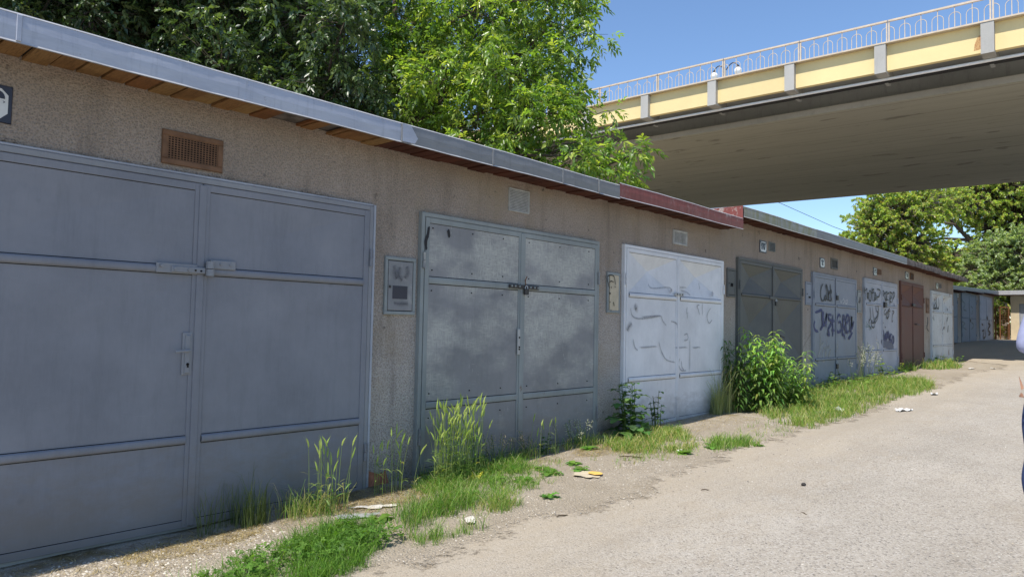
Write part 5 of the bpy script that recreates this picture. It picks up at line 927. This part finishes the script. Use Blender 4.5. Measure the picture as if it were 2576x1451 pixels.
z = HG(4.88, 3.43)+.016; MB().add([(4.85,3.46,z),(4.83,3.38,z+.002),(4.88,3.345,z+.003),(4.935,3.375,z+.002),(4.96,3.43,z),(4.925,3.475,z+.003),(4.885,3.485,z+.002)], [(0,1,2,3,4,5,6)]).build('ochre_layer', M['ycard'], cb)
sheet('foil_wrapper', 'yellow and white crumpled wrapper in the grass below the barley', 'litter', 4.12, 4.02, .07, .045, 'yell', .4, .05)
sheet('concrete_chunk', 'flat grey broken slab lying before the big blue-grey door', 'rubble', 2.88, 3.9, .13, .055, 'slab', -.5, .015, 3, 'rubble')
sheet('concrete_chunk', 'white limy patch of rubble above the flat grey slab', 'rubble', 3.1, 4.0, .15, .045, 'whitestone', -.5, .012, 4, 'rubble', .35)
sheet('concrete_chunk', 'white limy lump at the road edge between grass tufts', 'rubble', 3.3, 3.27, .06, .035, 'whitestone', .8, .03, 4, 'rubble', .3)
def stick(label, x, y, L, rot, r=.004):
    z = HG(x, y)+.014; pts = [(x+math.cos(rot)*L*(t-.5), y+math.sin(rot)*L*(t-.5)+.004*math.sin(t*9), z+.004*math.sin(t*5)) for t in [i/5 for i in range(6)]]
    tag(MB().tube(pts, [r*.6,r,r,r*.9,r*.8,r*.4], 5).build('stick', M['twig'], None, loc=(x,y,z)), label, 'stick', 'sticks')
stick('small curved dark stick on the road in the foreground', 3.77, 2.89, .1, -.2, .005)
stick('dark stick lying on the dirt above the cardboard', 5.66, 3.55, .24, -.85, .006)
stick('short dark twig on the road right of the cardboard', 5.0, 2.5, .08, -.4)
stick('thin twig on the road below the dark stone', 4.9, 1.75, .1, .9, .003)
mb = MB()
for p in range(6):
    for q in range(8): a = math.pi*p/5; b = 2*math.pi*q/8; k = .02*rnd.uniform(.8,1.1); mb.v.append((5.7+math.sin(a)*math.cos(b)*k*1.3, 2.03+math.sin(a)*math.sin(b)*k, HG(5.7,2.03)+.02+math.cos(a)*k*.7))
mb.f = [(p*8+q, (p+1)*8+q, (p+1)*8+(q+1)%8, p*8+(q+1)%8) for p in range(5) for q in range(8)]
tag(mb.build('stone', M['stone'], None, loc=(5.7,2.03,.1)), 'single small dark stone on the open road', 'stone')

# ---------------------------------------------------------------- person at the right picture edge
def skinned(name, chains, mat, parent, sub=2):
    V = []; E = []; Rr = []; idx = {}
    def vid(p, r):
        k = tuple(round(c, 4) for c in p)
        if k not in idx: idx[k] = len(V); V.append(p); Rr.append(r)
        return idx[k]
    for ch in chains:
        ids = [vid(p, r) for p, r in ch]
        for a, b in zip(ids, ids[1:]): E.append((a, b))
    me = bpy.data.meshes.new(name); me.from_pydata(V, E, []); o = bpy.data.objects.new(name, me); COL.objects.link(o)
    md = o.modifiers.new('s', 'SKIN'); sk = me.skin_vertices[0].data if me.skin_vertices else None
    if sk is None:
        bm = __import__('bmesh').new(); bm.from_mesh(me); bm.verts.layers.skin.verify(); bm.to_mesh(me); bm.free(); sk = me.skin_vertices[0].data
    for i, r in enumerate(Rr): rx_, ry_ = (r if isinstance(r, tuple) else (r, r)); sk[i].radius = (rx_, ry_); sk[i].use_root = (i == 0)
    o.modifiers.new('d', 'SUBSURF').levels = sub; o.modifiers['d'].render_levels = sub
    dg = bpy.context.evaluated_depsgraph_get(); dg.update(); nm = bpy.data.meshes.new_from_object(o.evaluated_get(dg)); bpy.data.objects.remove(o)
    nm.name = name; nm.materials.clear(); nm.materials.append(M[mat]); nm.polygons.foreach_set('use_smooth', [True]*len(nm.polygons))
    q = bpy.data.objects.new(name, nm); COL.objects.link(q); q.parent = parent; ORI[q.name] = ORI[parent.name]; return q
PB = Vector((5.835, .406, HG(5.84, .4)+.005))
pr = thing('person', PB, 'person in lavender shirt and blue jeans cut off by the right picture edge', 'person')
ax = Vector((rr.x, rr.y, 0)).normalized(); ay = Vector((-f_.x, -f_.y, 0)).normalized()
def L3(a, z, k=0): return tuple(ax*a+ay*k+Vector((0,0,z)))
arm = lambda s, ez=0: [(L3(s*.04,1.42), .07), (L3(s*.17,1.41), .055), (L3(s*.282,1.14,-.02), .044), (L3(s*.352,.95,.05), .028), (L3(s*.352,.90,.06), .026)]
hand = []
for s in (-1, 1):
    wr = L3(s*.352,.90,.06); palm = L3(s*.352,.835,.075); hand.append([(wr,.026),(palm,.028)])
    for j, (dk, ln) in enumerate(((-.028,.062),(-.01,.07),(.01,.068),(.028,.054))):
        hand.append([(palm,.028),(L3(s*.352,.815,.075+dk),.0095),(L3(s*.347,.815-ln*.5,.08+dk*1.15),.0085),(L3(s*.335,.815-ln,.083+dk*1.1),.007)])
    hand.append([(wr,.026),(L3(s*.34,.865,.105),.011),(L3(s*.331,.83,.125),.009),(L3(s*.327,.805,.125),.0075)])
tor = [(L3(0,.93), (.13,.09)), (L3(0,1.1), (.11,.085)), (L3(0,1.3), (.13,.09)), (L3(0,1.42), .08), (L3(0,1.5,.01), .05), (L3(0,1.56,.02), .07), (L3(0,1.64,.02), .085), (L3(0,1.72,.0), .06)]
leg = lambda s: [(L3(0,.93), (.13,.09)), (L3(s*.1,.86), .08), (L3(s*.225,.5,.03), .055), (L3(s*.235,.28,-.01), .045), (L3(s*.205,.08,0), .032), (L3(s*.215,.035,.12), .03)]
skinned('body', [tor, arm(-1), arm(1), leg(-1), leg(1)]+hand, 'skin', pr)
skinned('shirt', [[(L3(0,.9),(.165,.115)),(L3(0,1.1),(.14,.11)),(L3(0,1.3),(.155,.115)),(L3(0,1.43),.095),(L3(0,1.47),.06)]]+[[(L3(0,1.43),.095),(L3(s*.17,1.41),.072),(L3(s*.245,1.2),.07),(L3(s*.28,1.08,-.01),.056)] for s in (-1,1)], 'shirt', pr)
skinned('jeans', [[(L3(0,1.0),(.15,.11)),(L3(0,.9),(.155,.11))]]+[[(L3(0,.9),(.155,.11)),(L3(s*.15,.84),.11),(L3(s*.21,.62,.02),.1),(L3(s*.215,.45,.03),.075),(L3(s*.235,.28,-.01),.065),(L3(s*.205,.11,0),.062)] for s in (-1,1)], 'jeans', pr)
for s in (-1, 1): skinned('shoe', [[(L3(s*.205,.045,-.05),.042),(L3(s*.208,.045,.05),.045),(L3(s*.22,.035,.17),.036)]], 'white', pr, 1)
hd = skinned('hair', [[(L3(0,1.60,-.06),.06),(L3(0,1.69,-.03),.088),(L3(0,1.745,.03),.055)]], 'hair', pr)
skinned('nose', [[(L3(0,1.655,.09),.012),(L3(0,1.625,.112),.014)]], 'skin', pr, 1)
for s in (-1, 1):
    skinned('eye', [[(L3(s*.03,1.66,.088),.011),(L3(s*.032,1.66,.09),.011)]], 'white', pr, 1)
    skinned('ear', [[(L3(s*.083,1.66,.01),.012),(L3(s*.086,1.63,.01),.011)]], 'skin', pr, 1)
skinned('mouth', [[(L3(-.02,1.59,.083),.006),(L3(.02,1.59,.083),.006)]], 'red', pr, 1)
